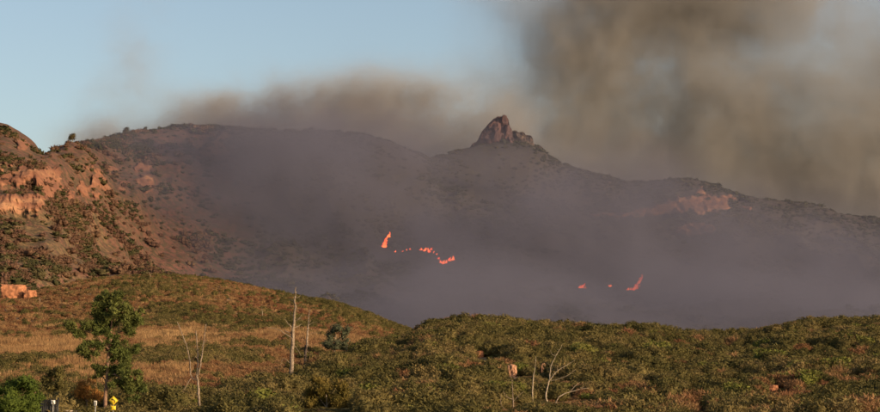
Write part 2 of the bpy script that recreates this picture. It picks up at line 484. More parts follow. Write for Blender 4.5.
def smoke(name, label, lo, hi, res, blobs, scale, warp, thr, dens, col, aniso, detail=5, rough=0.6):
    m = bpy.data.materials.new(name); m.use_nodes = True
    t = m.node_tree; t.nodes.remove(t.nodes['Principled BSDF'])
    pv = t.nodes.new('ShaderNodeVolumePrincipled')
    pv.inputs['Color'].default_value = (*col, 1); pv.inputs['Density'].default_value = dens
    pv.inputs['Anisotropy'].default_value = aniso
    t.links.new(pv.outputs[0], t.nodes['Material Output'].inputs['Volume'])
    g = bpy.data.node_groups.new(name, 'GeometryNodeTree')
    g.interface.new_socket('Geometry', in_out='INPUT', socket_type='NodeSocketGeometry')
    g.interface.new_socket('Geometry', in_out='OUTPUT', socket_type='NodeSocketGeometry')
    nt = GT(g)
    p = nt.pos()
    wv = nt.vm('SUBTRACT', nt.noise(p, scale * 0.5, 3, col=True), (0.5, 0.5, 0.5))
    p2 = nt.vm('ADD', p, nt.vm('SCALE', wv, scale=warp))
    w2 = nt.vm('SUBTRACT', nt.noise(p2, scale * 2.2, 4, 0.65, col=True), (0.5, 0.5, 0.5))
    p2 = nt.vm('ADD', p2, nt.vm('SCALE', w2, scale=warp * 0.42))
    tot = None
    for c, r, a in blobs:
        q = nt.vm('MULTIPLY', nt.vm('SUBTRACT', p2, tuple(c)), tuple(1.0 / k for k in r))
        e = nt.m('MULTIPLY', nt.m('POWER', math.e, nt.m('MULTIPLY', nt.vm('DOT_PRODUCT', q, q), -1.0)), a)
        tot = e if tot is None else nt.m('ADD', tot, e)
    n = nt.noise(p2, scale, detail, rough)
    d = nt.m('MULTIPLY', tot, nt.remap(n, thr[0], thr[1], thr[2], thr[3]))
    sx = nt.n.new('ShaderNodeSeparateXYZ'); nt.put(sx.inputs[0], p)
    for i in range(3):                       # fade out towards the faces of the box
        e = 0.08 * (hi[i] - lo[i])
        d = nt.m('MULTIPLY', d, nt.remap(sx.outputs[i], lo[i], lo[i] + e))
        d = nt.m('MULTIPLY', d, nt.remap(sx.outputs[i], hi[i] - e, hi[i], 1.0, 0.0))
    d = nt.m('MAXIMUM', nt.m('SUBTRACT', d, 0.012), 0.0)
    vc = nt.n.new('GeometryNodeVolumeCube')
    nt.put(vc.inputs['Density'], d)
    vc.inputs['Min'].default_value = lo; vc.inputs['Max'].default_value = hi
    for i, ax in enumerate('XYZ'): vc.inputs['Resolution ' + ax].default_value = max(8, int((hi[i] - lo[i]) / res[i]))
    sm = nt.n.new('GeometryNodeSetMaterial'); sm.inputs['Material'].default_value = m
    go = nt.n.new('NodeGroupOutput')
    nt.l.new(vc.outputs[0], sm.inputs[0]); nt.l.new(sm.outputs[0], go.inputs[0])
    mb = MB(); mb.box(lo, hi)
    o = mb.obj(name, m)
    o.modifiers.new('smoke', 'NODES').node_group = g
    return tag(o, label, 'smoke', None, 'stuff')

def blob(u, v, Y, ru, rv, rY, a):
    return (at(u, v, Y), (ru * Y / FPX, rY, rv * Y / FPX), a)

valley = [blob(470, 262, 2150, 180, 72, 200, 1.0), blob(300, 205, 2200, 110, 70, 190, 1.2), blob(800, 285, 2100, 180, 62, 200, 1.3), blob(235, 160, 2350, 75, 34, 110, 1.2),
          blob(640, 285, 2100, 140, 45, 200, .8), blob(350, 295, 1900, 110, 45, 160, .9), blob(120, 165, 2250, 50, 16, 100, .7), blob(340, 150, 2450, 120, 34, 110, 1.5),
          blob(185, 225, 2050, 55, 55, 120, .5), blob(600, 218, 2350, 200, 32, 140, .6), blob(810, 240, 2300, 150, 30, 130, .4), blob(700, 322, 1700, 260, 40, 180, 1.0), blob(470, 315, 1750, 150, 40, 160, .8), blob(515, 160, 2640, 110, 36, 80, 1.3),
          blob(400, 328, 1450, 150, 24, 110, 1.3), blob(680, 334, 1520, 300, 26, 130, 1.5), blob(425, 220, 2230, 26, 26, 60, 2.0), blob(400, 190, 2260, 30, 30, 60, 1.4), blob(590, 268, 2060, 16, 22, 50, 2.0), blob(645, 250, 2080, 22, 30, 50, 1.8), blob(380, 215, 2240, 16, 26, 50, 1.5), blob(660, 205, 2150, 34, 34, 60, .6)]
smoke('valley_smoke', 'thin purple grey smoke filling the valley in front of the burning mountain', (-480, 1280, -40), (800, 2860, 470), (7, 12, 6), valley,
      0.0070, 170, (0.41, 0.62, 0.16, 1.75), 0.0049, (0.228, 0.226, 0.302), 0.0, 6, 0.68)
ridge_b = [blob(230, 122, 3050, 55, 24, 70, 1.1), blob(330, 118, 3050, 80, 30, 80, 1.1), blob(430, 122, 3100, 75, 40, 80, 1.3), blob(217, 106, 3050, 20, 16, 60, 1.0), blob(400, 96, 3050, 60, 22, 80, .7),
           blob(90, 150, 2900, 30, 14, 60, 1.1), blob(125, 146, 2900, 40, 14, 60, .9), blob(120, 112, 3050, 30, 34, 70, .20), blob(138, 60, 3050, 26, 45, 70, .16), blob(155, 20, 3050, 30, 40, 70, .10), blob(175, 135, 2950, 30, 16, 60, 1.0), blob(300, 150, 3050, 150, 25, 80, 1.1), blob(290, 102, 3050, 40, 14, 70, .6)]
smoke('ridge_smoke', 'brown smoke rolling low over the left part of the mountain ridge', (-720, 2760, 180), (190, 3300, 700), (6, 9, 5), ridge_b,
      0.0115, 110, (0.41, 0.60, 0.08, 1.5), 0.0150, (0.545, 0.50, 0.465), 0.0, 8, 0.80)
plume = [blob(690, 70, 3400, 125, 65, 70, 1.2), blob(620, 120, 3380, 85, 65, 60, 1.2), blob(670, -2, 3380, 105, 36, 80, 3.4), blob(760, 150, 3400, 130, 70, 70, 1.4), blob(860, 130, 3400, 75, 85, 70, .9),
         blob(545, 120, 3380, 50, 50, 60, .8), blob(512, 112, 3380, 45, 34, 60, .6), blob(540, 75, 3380, 42, 36, 60, .6), blob(566, 40, 3380, 34, 36, 60, .7), blob(600, 35, 3380, 32, 50, 60, 1.9), blob(860, 200, 3400, 110, 50, 80, 1.5), blob(480, 165, 3380, 90, 30, 70, 1.2), blob(640, 180, 3380, 130, 40, 70, 1.4), blob(720, -120, 3500, 170, 80, 140, 1.8), blob(980, 110, 3500, 110, 100, 140, .8), blob(700, 190, 3380, 220, 34, 70, .9)]
smoke('smoke_plume', 'tall brown smoke plume billowing up behind the rocky mountain peak', (-80, 3060, 190), (1350, 3800, 1150), (6, 8, 6), plume,
      0.0098, 170, (0.35, 0.66, 0.34, 1.55), 0.0120, (0.565, 0.538, 0.520), 0.0, 8, 0.82)

# ------------------------------------------------------------------ plants: meshes
def leaf_mesh(mb, n, lobes, ll, lw, up=0.6, jit=0.5, inner=0.7, rg=rng):
    """kite-shaped leaves or twigs spread through ellipsoidal lobes ((centre), (radii))"""
    C = np.array([l[0] for l in lobes], float); Rr = np.array([l[1] for l in lobes], float)
    wgt = np.prod(Rr, 1) ** (2 / 3); k = rg.choice(len(lobes), n, p=wgt / wgt.sum())
    d = rg.normal(size=(n, 3)); d[:, 2] = d[:, 2] * 0.9 + 0.25; d /= np.linalg.norm(d, axis=1)[:, None]
    rad = inner + (1.06 - inner) * rg.random(n) ** 0.7
    P = C[k] + Rr[k] * d * rad[:, None]
    nr = d + rg.normal(size=(n, 3)) * jit; nr /= np.linalg.norm(nr, axis=1)[:, None]
    ax = d * 0.3 + np.array([0, 0, up]) + rg.normal(size=(n, 3)) * 0.6
    ax = ax - nr * (0.75 * np.sum(ax * nr, 1))[:, None]; ax /= np.linalg.norm(ax, axis=1)[:, None]
    sd_ = np.cross(nr, ax); sd_ /= np.linalg.norm(sd_, axis=1)[:, None] + 1e-9
    L = ll * (0.6 + 0.8 * rg.random(n))[:, None]; Wd = lw * (0.6 + 0.8 * rg.random(n))[:, None]
    V = np.stack([P, P + ax * L * 0.45 - sd_ * Wd * 0.5, P + ax * L, P + ax * L * 0.45 + sd_ * Wd * 0.5], 1).reshape(-1, 3)
    mb.add(V, np.arange(4 * n).reshape(-1, 4))

def lump(mb, c, r, seed=0, nu=9, nv=6, amp=0.25):
    V, F = [], []
    for j in range(nv + 1):
        for i in range(nu):
            a, b_ = 2 * math.pi * i / nu, math.pi * (j / nv - 0.5)
            V.append((math.cos(a) * math.cos(b_), math.sin(a) * math.cos(b_), math.sin(b_)))
    V = np.array(V); k = 1 + amp * vnoise(V[:, 0] * 1.7 + seed, V[:, 1] * 1.7, V[:, 2] * 1.7, seed)
    V = V * k[:, None] * np.array(r) + np.array(c)
    for j in range(nv):
        for i in range(nu): F.append([j * nu + i, j * nu + (i + 1) % nu, (j + 1) * nu + (i + 1) % nu, (j + 1) * nu + i])
    mb.add(V, F)

def shrub_mesh(name, mat, n, ll, lw, nl=4, up=0.6, core=0.72, inner=0.72, flat=1.0):
    mb = MB(); lobes = []
    for i in range(nl):
        a = 2 * math.pi * i / nl + random.uniform(-.5, .5); r = random.uniform(0.12, 0.34)
        h = random.uniform(0.30, 0.52) * flat
        rr = random.uniform(0.24, 0.38)
        lobes.append(((r * math.cos(a), r * math.sin(a), h * 0.95), (rr, rr, h)))
    if core:
        for i, (c, r) in enumerate(lobes): lump(mb, c, [q * core for q in r], seed=i * 3 + 1)
    leaf_mesh(mb, n, lobes, ll, lw, up, 0.5, inner)
    return mb.mesh(name, mat)

def tuft_mesh(name, mat, n=60, spread=0.3, w=0.035):
    mb = MB()
    for i in range(n):
        a = random.uniform(0, 6.283); r = spread * math.sqrt(random.random()); h = random.uniform(.55, 1.05)
        bx_, by_ = r * math.cos(a), r * math.sin(a); lx, ly = random.gauss(0, .16) + bx_ * .4, random.gauss(0, .16) + by_ * .4
        t = random.uniform(0, 3.14); wx, wy = w * math.cos(t), w * math.sin(t)
        mb.add([(bx_ - wx, by_ - wy, -.05), (bx_ + wx, by_ + wy, -.05), (bx_ + lx * .6 + wx * .8, by_ + ly * .6 + wy * .8, h * .6), (bx_ + lx, by_ + ly, h)], [[0, 1, 2, 3]])
    return mb.mesh(name, mat)

m_green = foliage('scrub_leaves', [(0.046, 0.043, 0.015), (0.090, 0.077, 0.025), (0.134, 0.105, 0.038), (0.190, 0.132, 0.057)], 0.03)
m_dry = foliage('dry_brush_twigs', [(0.175, 0.072, 0.040), (0.20, 0.098, 0.046), (0.25, 0.145, 0.068), (0.18, 0.115, 0.045)], 0.03)
m_grass = foliage('dry_grass_blades', [(0.20, 0.105, 0.048), (0.28, 0.165, 0.075), (0.36, 0.23, 0.11)], 0.04)
m_lime = foliage('yellow_green_leaves', [(0.095, 0.105, 0.022), (0.135, 0.135, 0.030), (0.18, 0.155, 0.045)], 0.05)
m_far = foliage('mountain_scrub_leaves', [(0.026, 0.029, 0.012), (0.045, 0.044, 0.018), (0.085, 0.065, 0.030)], 0.004, trans=0.1)

GREEN = [shrub_mesh('scrub', m_green, 1400, 0.12, 0.045, nl, up=.9) for nl in (3, 4, 5, 4, 6, 5)]
DRY = [shrub_mesh('dry_brush', m_dry, 700, 0.24, 0.035, nl, up=0.9, core=0.55, inner=0.5) for nl in (3, 4, 5)]
LIME = [shrub_mesh('lime_scrub', m_lime, 900, 0.14, 0.06, nl) for nl in (4, 5)]
GRASS = [tuft_mesh('grass_tuft', m_grass, 80, .34, .03) for _ in range(3)]
FAR = [shrub_mesh('far_scrub', m_far, 70, 0.42, 0.22, nl, core=0.85) for nl in (3, 4, 5)]

def stuff(name, label, cat, P, S, rz, vi, meshes):
    """one object that scatters the given meshes over points"""
    me = mesh_np(name, P, [], None) if False else bpy.data.meshes.new(name)
    me.vertices.add(len(P)); me.vertices.foreach_set('co', np.asarray(P, np.float32).ravel())
    a = me.attributes.new('scl', 'FLOAT_VECTOR', 'POINT'); a.data.foreach_set('vector', np.asarray(S, np.float32).ravel())
    rr = np.zeros((len(P), 3), np.float32); rr[:, 2] = rz; rr[:, 0] = rng.normal(size=len(P)) * .06; rr[:, 1] = rng.normal(size=len(P)) * .06
    a = me.attributes.new('rot', 'FLOAT_VECTOR', 'POINT'); a.data.foreach_set('vector', rr.ravel())
    a = me.attributes.new('vi', 'INT', 'POINT'); a.data.foreach_set('value', np.asarray(vi, np.int32))
    me.update()
    for q in {m.materials[0].name: m.materials[0] for m in meshes}.values(): me.materials.append(q)
    col = bpy.data.collections.new(name + '_sources')
    for i, m in enumerate(meshes):
        col.objects.link(bpy.data.objects.new('%s_%02d' % (name, i), m))
    g = bpy.data.node_groups.new(name, 'GeometryNodeTree')
    g.interface.new_socket('Geometry', in_out='INPUT', socket_type='NodeSocketGeometry')
    g.interface.new_socket('Geometry', in_out='OUTPUT', socket_type='NodeSocketGeometry')
    N, L = g.nodes, g.links
    gi, go = N.new('NodeGroupInput'), N.new('NodeGroupOutput')
    ci = N.new('GeometryNodeCollectionInfo'); ci.inputs['Collection'].default_value = col
    ci.inputs['Separate Children'].default_value = True; ci.inputs['Reset Children'].default_value = True
    ip = N.new('GeometryNodeInstanceOnPoints'); ip.inputs['Pick Instance'].default_value = True
    def na(nm, t):
        q = N.new('GeometryNodeInputNamedAttribute'); q.data_type = t; q.inputs['Name'].default_value = nm
        return [o for o in q.outputs if o.enabled and o.name == 'Attribute'][0]
    L.new(gi.outputs[0], ip.inputs['Points']); L.new(ci.outputs[0], ip.inputs['Instance'])
    L.new(na('vi', 'INT'), ip.inputs['Instance Index']); L.new(na('scl', 'FLOAT_VECTOR'), ip.inputs['Scale'])
    er = N.new('FunctionNodeEulerToRotation'); L.new(na('rot', 'FLOAT_VECTOR'), er.inputs[0]); L.new(er.outputs[0], ip.inputs['Rotation'])
    L.new(ip.outputs[0], go.inputs[0])
    o = link(bpy.data.objects.new(name, me)); o.modifiers.new('scatter', 'NODES').node_group = g
    return tag(o, label, cat, None, 'stuff')

# ------------------------------------------------------------------ plants: where they grow
def jitter_grid(Y0, Y1, cell, cmax=0.26):
    ys = np.arange(Y0, Y1, cell); X, Y = [], []
    for y in ys:
        xs = np.arange(-cmax * y, cmax * y, cell)
        X.append(xs + rng.uniform(-.5, .5, len(xs)) * cell); Y.append(y + rng.uniform(-.5, .5, len(xs)) * cell)
    return np.concatenate(X), np.concatenate(Y)

# photo rectangles (u0, u1, v0, v1, depth) of things that stand clear of the scrub before them
CLEAR = [(507, 527, 361, 375, None), (541, 546, 361, 371, None), (476, 500, 347, 357, None), (769, 788, 385, 391, None), (531, 537, 358, 401, None), (544, 553, 352, 402, None), (553, 590, 384, 401, None), (510, 516, 376, 406, None), (499, 510, 392, 408, None),
         (289, 295, 300, 372, None), (302, 307, 312, 366, None), (195, 203, 335, 404, None), (300, 352, 374, 409, 212), (325, 350, 324, 350, 392), (76, 142, 295, 403, 190), (698, 708, 405, 410, None), (78, 98, 380, 402, 194), (0, 36, 282, 293, None)]
def clear_of(x, y, h, w):
    z = near_z(x, y); u, _ = project(x, y, z); _, vt = project(x, y, z + h * .92); hw = .42 * w * FPX / y
    ok = np.ones(len(x), bool)
    for u0, u1, v0, v1, Yi in CLEAR:
        if Yi is None: Yi = on_ground((u0 + u1) / 2, v1 + 1).y
        ok &= ~((y < Yi + .3) & (u + hw > u0) & (u - hw < u1) & (vt < v1))
    return ok

class Plants:
    def __init__(s): s.P = []; s.S = []; s.r = []; s.k = []
    def add(s, x, y, h, w, k, sink=0.08):
        q = clear_of(x, y, h, w); h = np.where(q, h, np.minimum(h * .3, .45)); w = np.where(q, w, w * .6)
        z = near_z(x, y) - sink * h
        s.P.append(np.stack([x, y, z], 1)); s.S.append(np.stack([w, w, h], 1)); s.r.append(rng.uniform(0, 6.283, len(x))); s.k.append(k)
    def done(s):
        return np.concatenate(s.P), np.concatenate(s.S), np.concatenate(s.r), np.concatenate(s.k)

green, dry, grass, lime = Plants(), Plants(), Plants(), Plants()
def pick(n, m): return rng.integers(0, m, n)

# bare patches on the near hill where rocks and soil show, in photo pixels
GAPS = [(482, 353, 11, 7), (512, 381, 8, 12), (543, 376, 5, 9), (773, 395, 8, 8), (703, 411, 10, 6), (534, 411, 5, 9), (553, 413, 12, 10), (570, 402, 14, 8), (425, 377, 10, 3), (820, 398, 8, 6), (482, 361, 10, 8)]
def gap(u, v):
    g = np.zeros_like(u)
    for a, b_, ra, rb in GAPS: g = np.maximum(g, np.exp(-((u - a) / ra) ** 2 - ((v - b_) / rb) ** 2))
    return g

# near scrub hill
x, y = jitter_grid(176, 520, 1.75)
hm = hill_mask(x, y); u, v = project(x, y, near_z(x, y))
crest = np.interp(u, [200, 240, 290, 338, 376, 414, 432, 900], [228, 250, 300, 370, 420, 460, 488, 505])
keep = ((hm > .5) | ((y < 186) & (u > 140))) & (y < crest + 14) & (gap(u, v) < .45) & (rng.random(len(x)) < .93)
x, y, u, v = x[keep], y[keep], u[keep], v[keep]
cl = fbm(x / 11, y / 11, octv=3, seed=71); tan = smooth(.02, .4, fbm(x / 26, y / 40, octv=3, seed=77) + .35 * np.exp(-((u - 650) / 50) ** 2 - ((v - 392) / 16) ** 2) - .1)
r = rng.random(len(x))
isd = r < .10 + .50 * tan; isl = (~isd) & (r > .985 - .10 * smooth(.2, .5, fbm(x / 14, y / 14, seed=79)))
h = (1.15 + 1.4 * cl + 1.3 * rng.random(len(x)) ** 2) * (1 + .6 * (rng.random(len(x)) < .08)); h = np.clip(h, .5, 3.2); w = h * rng.uniform(.9, 1.6, len(x)) + .5
g = ~(isd | isl)
green.add(x[g], y[g], h[g], w[g], pick(g.sum(), len(GREEN)))
dry.add(x[isd], y[isd], h[isd] * .8, w[isd] * .8, pick(isd.sum(), len(DRY)))
lime.add(x[isl], y[isl], h[isl] * .9, w[isl], pick(isl.sum(), len(LIME)))

# dry field on the left
x, y = jitter_grid(181, 470, 1.25)
hm = hill_mask(x, y); u, v = project(x, y, near_z(x, y))
keep = (hm < .5) & (u < 460) & (rng.random(len(x)) < .92) & ~((u < 135) & (y < 190))
x, y, u, v = x[keep], y[keep], u[keep], v[keep]
band = np.exp(-((v - 343) / 13) ** 2) * smooth(110, 150, u) + np.exp(-((v - 348) / 12) ** 2) * smooth(105, 70, u) + .8 * np.exp(-((v - 378) / 20) ** 2 - ((u - 78) / 26) ** 2)
redb = np.exp(-((v - 375) / 8) ** 2) * smooth(190, 210, u)
grn = np.exp(-((v - 362) / 8) ** 2) * smooth(120, 150, u) * (u < 260) + smooth(392, 400, v) + .5 * np.exp(-((v - 366) / 10) ** 2 - ((u - 20) / 40) ** 2)
pn = fbm(x / 12, y / 18, octv=3, seed=83)
sc_g = .42 * band + .8 * pn + .16; sc_d = .52 + redb * .5 + .2 * fbm(x / 10, y / 10, seed=85); sc_s = .22 + .75 * grn + .5 * fbm(x / 9, y / 13, octv=3, seed=88)
sc = np.stack([sc_g, sc_d, sc_s]) + rng.random((3, len(x))) * .45; k = sc.argmax(0)
h = rng.uniform(.8, 1.7, len(x)); w = h * rng.uniform(.9, 1.5, len(x))
i = k == 0; grass.add(x[i], y[i], h[i] * 1.25, h[i] * 1.5, pick(i.sum(), len(GRASS)))
i = k == 1; dry.add(x[i], y[i], h[i] * .85, w[i], pick(i.sum(), len(DRY)))
yl = (rng.random(len(x)) < .75 * smooth(385, 395, v) * smooth(170, 200, u))
i = (k == 2) & ~yl; green.add(x[i], y[i], h[i] * 1.25, w[i] * 1.3, pick(i.sum(), len(GREEN)))
i = (k == 2) & yl; lime.add(x[i], y[i], h[i], w[i], pick(i.sum(), len(LIME)))
# extra fine grass under everything on the bank and along the path at the hill edge
x, y = jitter_grid(200, 470, 1.1); hm = hill_mask(x, y); u, v = project(x, y, near_z(x, y))
band = np.exp(-((v - 342) / 10) ** 2) * smooth(110, 150, u) + np.exp(-((v - 347) / 10) ** 2) * smooth(105, 70, u) + 1.0 * np.exp(-((hm - .5) / .35) ** 2) * smooth(330, 350, u) * smooth(425, 410, u)
keep = (u < 430) & (rng.random(len(x)) < .6 * band * (.10 + smooth(-.25, .3, fbm(x / 9, y / 16, octv=3, seed=84))))
grass.add(x[keep], y[keep], rng.uniform(.7, 1.5, keep.sum()), rng.uniform(1, 1.9, keep.sum()), pick(keep.sum(), len(GRASS)))

# low grass on the small clearing by the bleached branches
cu, cv = rng.uniform(500, 594, 260), rng.uniform(394, 414, 260)
cp = np.array([on_ground(a_, b_)[:] for a_, b_ in zip(cu, cv)])
grass.add(cp[:, 0], cp[:, 1], rng.uniform(.25, .5, 260), rng.uniform(.8, 1.5, 260), pick(260, len(GRASS)))

# middle hill
x, y = jitter_grid(455, 775, 1.9); u, v = project(x, y, near_z(x, y))
keep = (hill_mask(x, y) < .5) & (u < 450) & (rng.random(len(x)) < .9)
x, y, u, v = x[keep], y[keep], u[keep], v[keep]
pn = fbm(x / 22, y / 40, octv=4, seed=91); r = rng.random(len(x))
pg = np.clip(.12 + 1.3 * pn + .25 * smooth(200, 330, u), .04, .9)
h = rng.uniform(.7, 1.5, len(x)) + .6 * np.maximum(pn, 0); w = h * rng.uniform(1, 1.7, len(x))
i = r < pg; green.add(x[i], y[i], h[i] * 1.15, w[i] * 1.15, pick(i.sum(), len(GREEN)))
i = (r >= pg) & (r < pg + .75 * (1 - pg)); dry.add(x[i], y[i], h[i] * .8, w[i], pick(i.sum(), len(DRY)))
i = r >= pg + .75 * (1 - pg); grass.add(x[i], y[i], h[i] * .8, h[i] * 1.6, pick(i.sum(), len(GRASS)))

def split_individuals(P, S, n_top, umin=2, umax=878):
    u, v = project(P[:, 0], P[:, 1], P[:, 2]); _, vt = project(P[:, 0], P[:, 1], P[:, 2] + S[:, 2])
    ok = (u > umin) & (u < umax) & (vt < 404)
    size = np.where(ok, FPX / P[:, 1] * S[:, 2], -1)
    o = np.argsort(-size)[:n_top]
    m = np.zeros(len(P), bool); m[o] = True
    return m

ZONES = [(60, 'beside the bright green corner tree'), (140, 'around the foot of the pine'), (250, 'near the three stemmed dead tree'), (360, 'around the brown green round tree'), (480, 'left of the bare sticks'),
         (600, 'around the bleached branches'), (700, 'just right of the bleached branches'), (790, 'at lower right below the orange boulder'), (2000, 'in the bottom right corner')]
def individuals(name, arr, sel, meshes, label, cat, group):
    P, S, r, k = arr
    big = np.median((S[:, 2] * FPX / P[:, 1])[sel])
    for i in np.nonzero(sel)[0]:
        o = bpy.data.objects.new(name, meshes[k[i]]); o.location = P[i]; o.scale = S[i]; o.rotation_euler = (0, 0, r[i])
        link(o); u_, v_ = project(*P[i]); tl = S[i][2] * FPX / P[i][1]
        where = next(w_ for lim, w_ in ZONES if u_ < lim)
        tag(o, '%s %s %s' % ('tall' if tl > big else 'low', label, where), cat, group)

def emit(plants, meshes, n_top, ind, stf):
    arr = plants.done()
    sel = split_individuals(arr[0], arr[1], n_top)
    if n_top: individuals(ind[0], arr, sel, meshes, *ind[1:])
    q = ~sel
    stuff(stf[0], stf[1], stf[2], arr[0][q], arr[1][q], arr[2][q], arr[3][q], meshes)
    return len(arr[0])

cnt = [emit(green, GREEN, 300, ('scrub_bush', 'olive green chaparral bush', 'bush', 'olive chaparral bushes on the near slopes'), ('green_scrub', 'dense olive green scrub covering the hillsides', 'scrub')),
       emit(dry, DRY, 220, ('dry_bush', 'dry rust brown bush', 'bush', 'dry brown bushes near the foot of the hills'), ('dry_brush', 'dry brown brush covering the left hillside', 'brush')),
       emit(lime, LIME, 60, ('yellow_green_bush', 'yellow green leafy bush', 'bush', 'yellow green bushes low on the slope'), ('yellow_green_scrub', 'scattered yellow green scrub on the near hill', 'scrub')),
       emit(grass, GRASS, 0, None, ('dry_grass', 'tall pale dry grass on the bank below the left hill', 'grass'))]

# mountain scrub
m_fard = foliage('mountain_brush_twigs', [(0.080, 0.042, 0.030), (0.105, 0.058, 0.036), (0.135, 0.085, 0.046)], 0.01, trans=0.1)
FAR = FAR + [shrub_mesh('far_brush', m_fard, 70, 0.40, 0.16, nl, core=0.8) for nl in (4, 5)]
def mscrub(cell, cmin, cmax, dens, Y1=3040):
    x, y = jitter_grid(1180, Y1, cell, 0.25)
    q = (x / y > cmin) & (x / y < cmax) & ((y > 1650) | (x / y < -.115)); x, y = x[q], y[q]
    z = mount_z(x, y); u, v = project(x, y, z); bm = mount_bare(x, y, z)
    dr = np.interp(x / y, _rc, _rY) - y
    pn = fbm(x / 60, y / 90, octv=4, seed=95); pd = fbm(x / 35, y / 70, octv=3, seed=97)
    slope = smooth(95, 130, u) * smooth(205, 235, v) * smooth(250, 180, u)      # smooth burnt slope
    prob = np.clip(.45 + 1.9 * pn - .35 * slope + .35 * smooth(120, 80, u) * smooth(205, 225, v), .05, .95) * (1 - np.clip(bm * 1.3, 0, .80)) * dens
    prob = np.maximum(prob, .6 * (np.abs(dr) < 26) * (1 - bm))
    keep = (rng.random(len(x)) < prob) & (dr > -25)
    x, y, z, pd, slope = x[keep], y[keep], z[keep], pd[keep], slope[keep]; n = len(x)
    h = rng.uniform(1.3, 3.6, n) * (1 + .8 * (rng.random(n) < .10)); w = h * rng.uniform(1.1, 2.2, n)
    k = np.where(rng.random(n) < np.clip(.30 + .8 * pd + .4 * slope + .2 * smooth(-.16, -.18, x / y), .08, .9), rng.integers(3, 5, n), rng.integers(0, 3, n))
    return np.stack([x, y, z - .2], 1), np.stack([w, w, h], 1), rng.uniform(0, 6.28, n), k
A = mscrub(3.4, -.25, -.115, 1.0, 2700); B = mscrub(6.5, -.115, .25, .8); B = B[:3] + (B[3] % 3,)
stuff('mountain_scrub', 'dark green and brown scrub dotting the mountain slopes', 'scrub', *[np.concatenate([p_, q_]) for p_, q_ in zip(A, B)], FAR)
x = A[0]
print('PLANTS', cnt, len(x))

# ------------------------------------------------------------------ the rock pinnacle on the ridge
m_rock, nt, b = new_mat('red_rock')
p = nt.pos()
n2 = nt.noise(nt.vm('MULTIPLY', p, (1, 1, 0.35)), 0.07, 5, 0.65)
c = nt.mix(nt.remap(n2, 0.35, 0.65), (0.052, 0.031, 0.033), (0.088, 0.047, 0.045))
c = nt.mix(nt.remap(nt.noise(p, 0.2, 4, 0.7), 0.55, 0.75), c, (0.05, 0.032, 0.028))
nt.l.new(c, b.inputs['Base Color']); bump(nt, b, n2, 1.0, 3.0)

m_rockd = plain('scrubby_rock', (0.06, 0.042, 0.034), 0.5, 0.12, 0.9, 0, 0.8)
def worley(x, y, z, n, seed):
    """random value of the nearest of n scattered points: blocky facets"""
    g = np.random.default_rng(seed); P = np.stack([x, y, z], -1)
    lo, hi = P.min((0, 1)), P.max((0, 1)); C = lo + (hi - lo) * g.random((n, 3)); val = g.uniform(-1, 1, n)
    d = ((P[..., None, :] - C) ** 2).sum(-1); k = d.argmin(-1)
    nrm = g.normal(size=(n, 3)) * .12
    return val[k] + ((P - C[k]) * nrm[k]).sum(-1)

def pinnacle(name, prof, Yc, depth, mat, label, seed):
    """rock tower: outline in photo pixels (u, v of its top), real depth, broken into blocks"""
    ctr = at(np.mean([q[0] for q in prof]), 150, Yc)
    xs = np.array([at(u_, v_, Yc).x for u_, v_ in prof]); zs = np.array([at(u_, v_, Yc).z for u_, v_ in prof])
    nx, ny = 170, 90
    X, T = np.meshgrid(np.linspace(xs[0], xs[-1], nx), np.linspace(-1, 1, ny))
    top = np.interp(X, xs, zs); base = min(zs[0], zs[-1]) - 22
    hh = top - base
    dpt = depth * (0.35 + 0.65 * np.clip(hh / hh.max(), 0, 1))
    cap = np.clip(1 - np.abs(T) ** 2.2, 0, 1) ** 0.8
    Y = Yc + T * dpt * 1.3
    Z = base + hh * cap
    k = smooth(0, .25, cap)
    w1 = worley(X, Y, Z * .8, 90, seed); w2 = worley(X, Y, Z, 420, seed + 1)
    side = (np.abs(T) > .10)
    Z = Z + k * side * (.9 * w1 + .5 * w2) + k * 1.0 * fbm(X / 3, Y / 3, octv=3, seed=seed + 5)
    X = X + k * side * (.7 * w2 + .9 * fbm(Z / 9, Y / 9, octv=3, seed=seed + 9))
    Y = Y - k * (T < 0) * (1.7 * w1 + 1.5 * w2 + 2.2 * fbm(X / 7, Z / 16, Y / 10, octv=4, seed=seed + 12, ridged=True))
    i, j = np.meshgrid(np.arange(ny - 1), np.arange(nx - 1), indexing='ij'); a = (i * nx + j).ravel()
    V = np.stack([X.ravel() - ctr.x, Y.ravel() - Yc, Z.ravel() - base], 1)
    me = mesh_np(name, V, np.stack([a, a + 1, a + nx + 1, a + nx], 1), mat, False)
    o = link(bpy.data.objects.new(name, me)); o.location = (ctr.x, Yc, base)
    return tag(o, label, 'rock')
pinnacle('rock_pinnacle', [(458, 162), (466, 152), (472, 147), (477, 142), (480, 136), (484, 129), (488, 124.5), (491, 121.5), (494, 118.5), (498, 116.5), (502, 116.5), (505, 118), (508, 121.5), (509.5, 126), (511.5, 129), (513, 136), (515, 150), (517, 160)], 2975, 26, m_rock,
         'tall jagged reddish rock pinnacle crowning the smoky mountain', 101)
pinnacle('rock_shoulder', [(503, 158), (507, 138), (511, 133.5), (514, 131.5), (518, 132.5), (522, 132), (525, 135.5), (530, 137), (532, 141), (535, 146), (541, 147), (544, 151), (552, 160)], 2985, 24, m_rockd,
         'lower dark rock block just right of the tall pinnacle', 131)

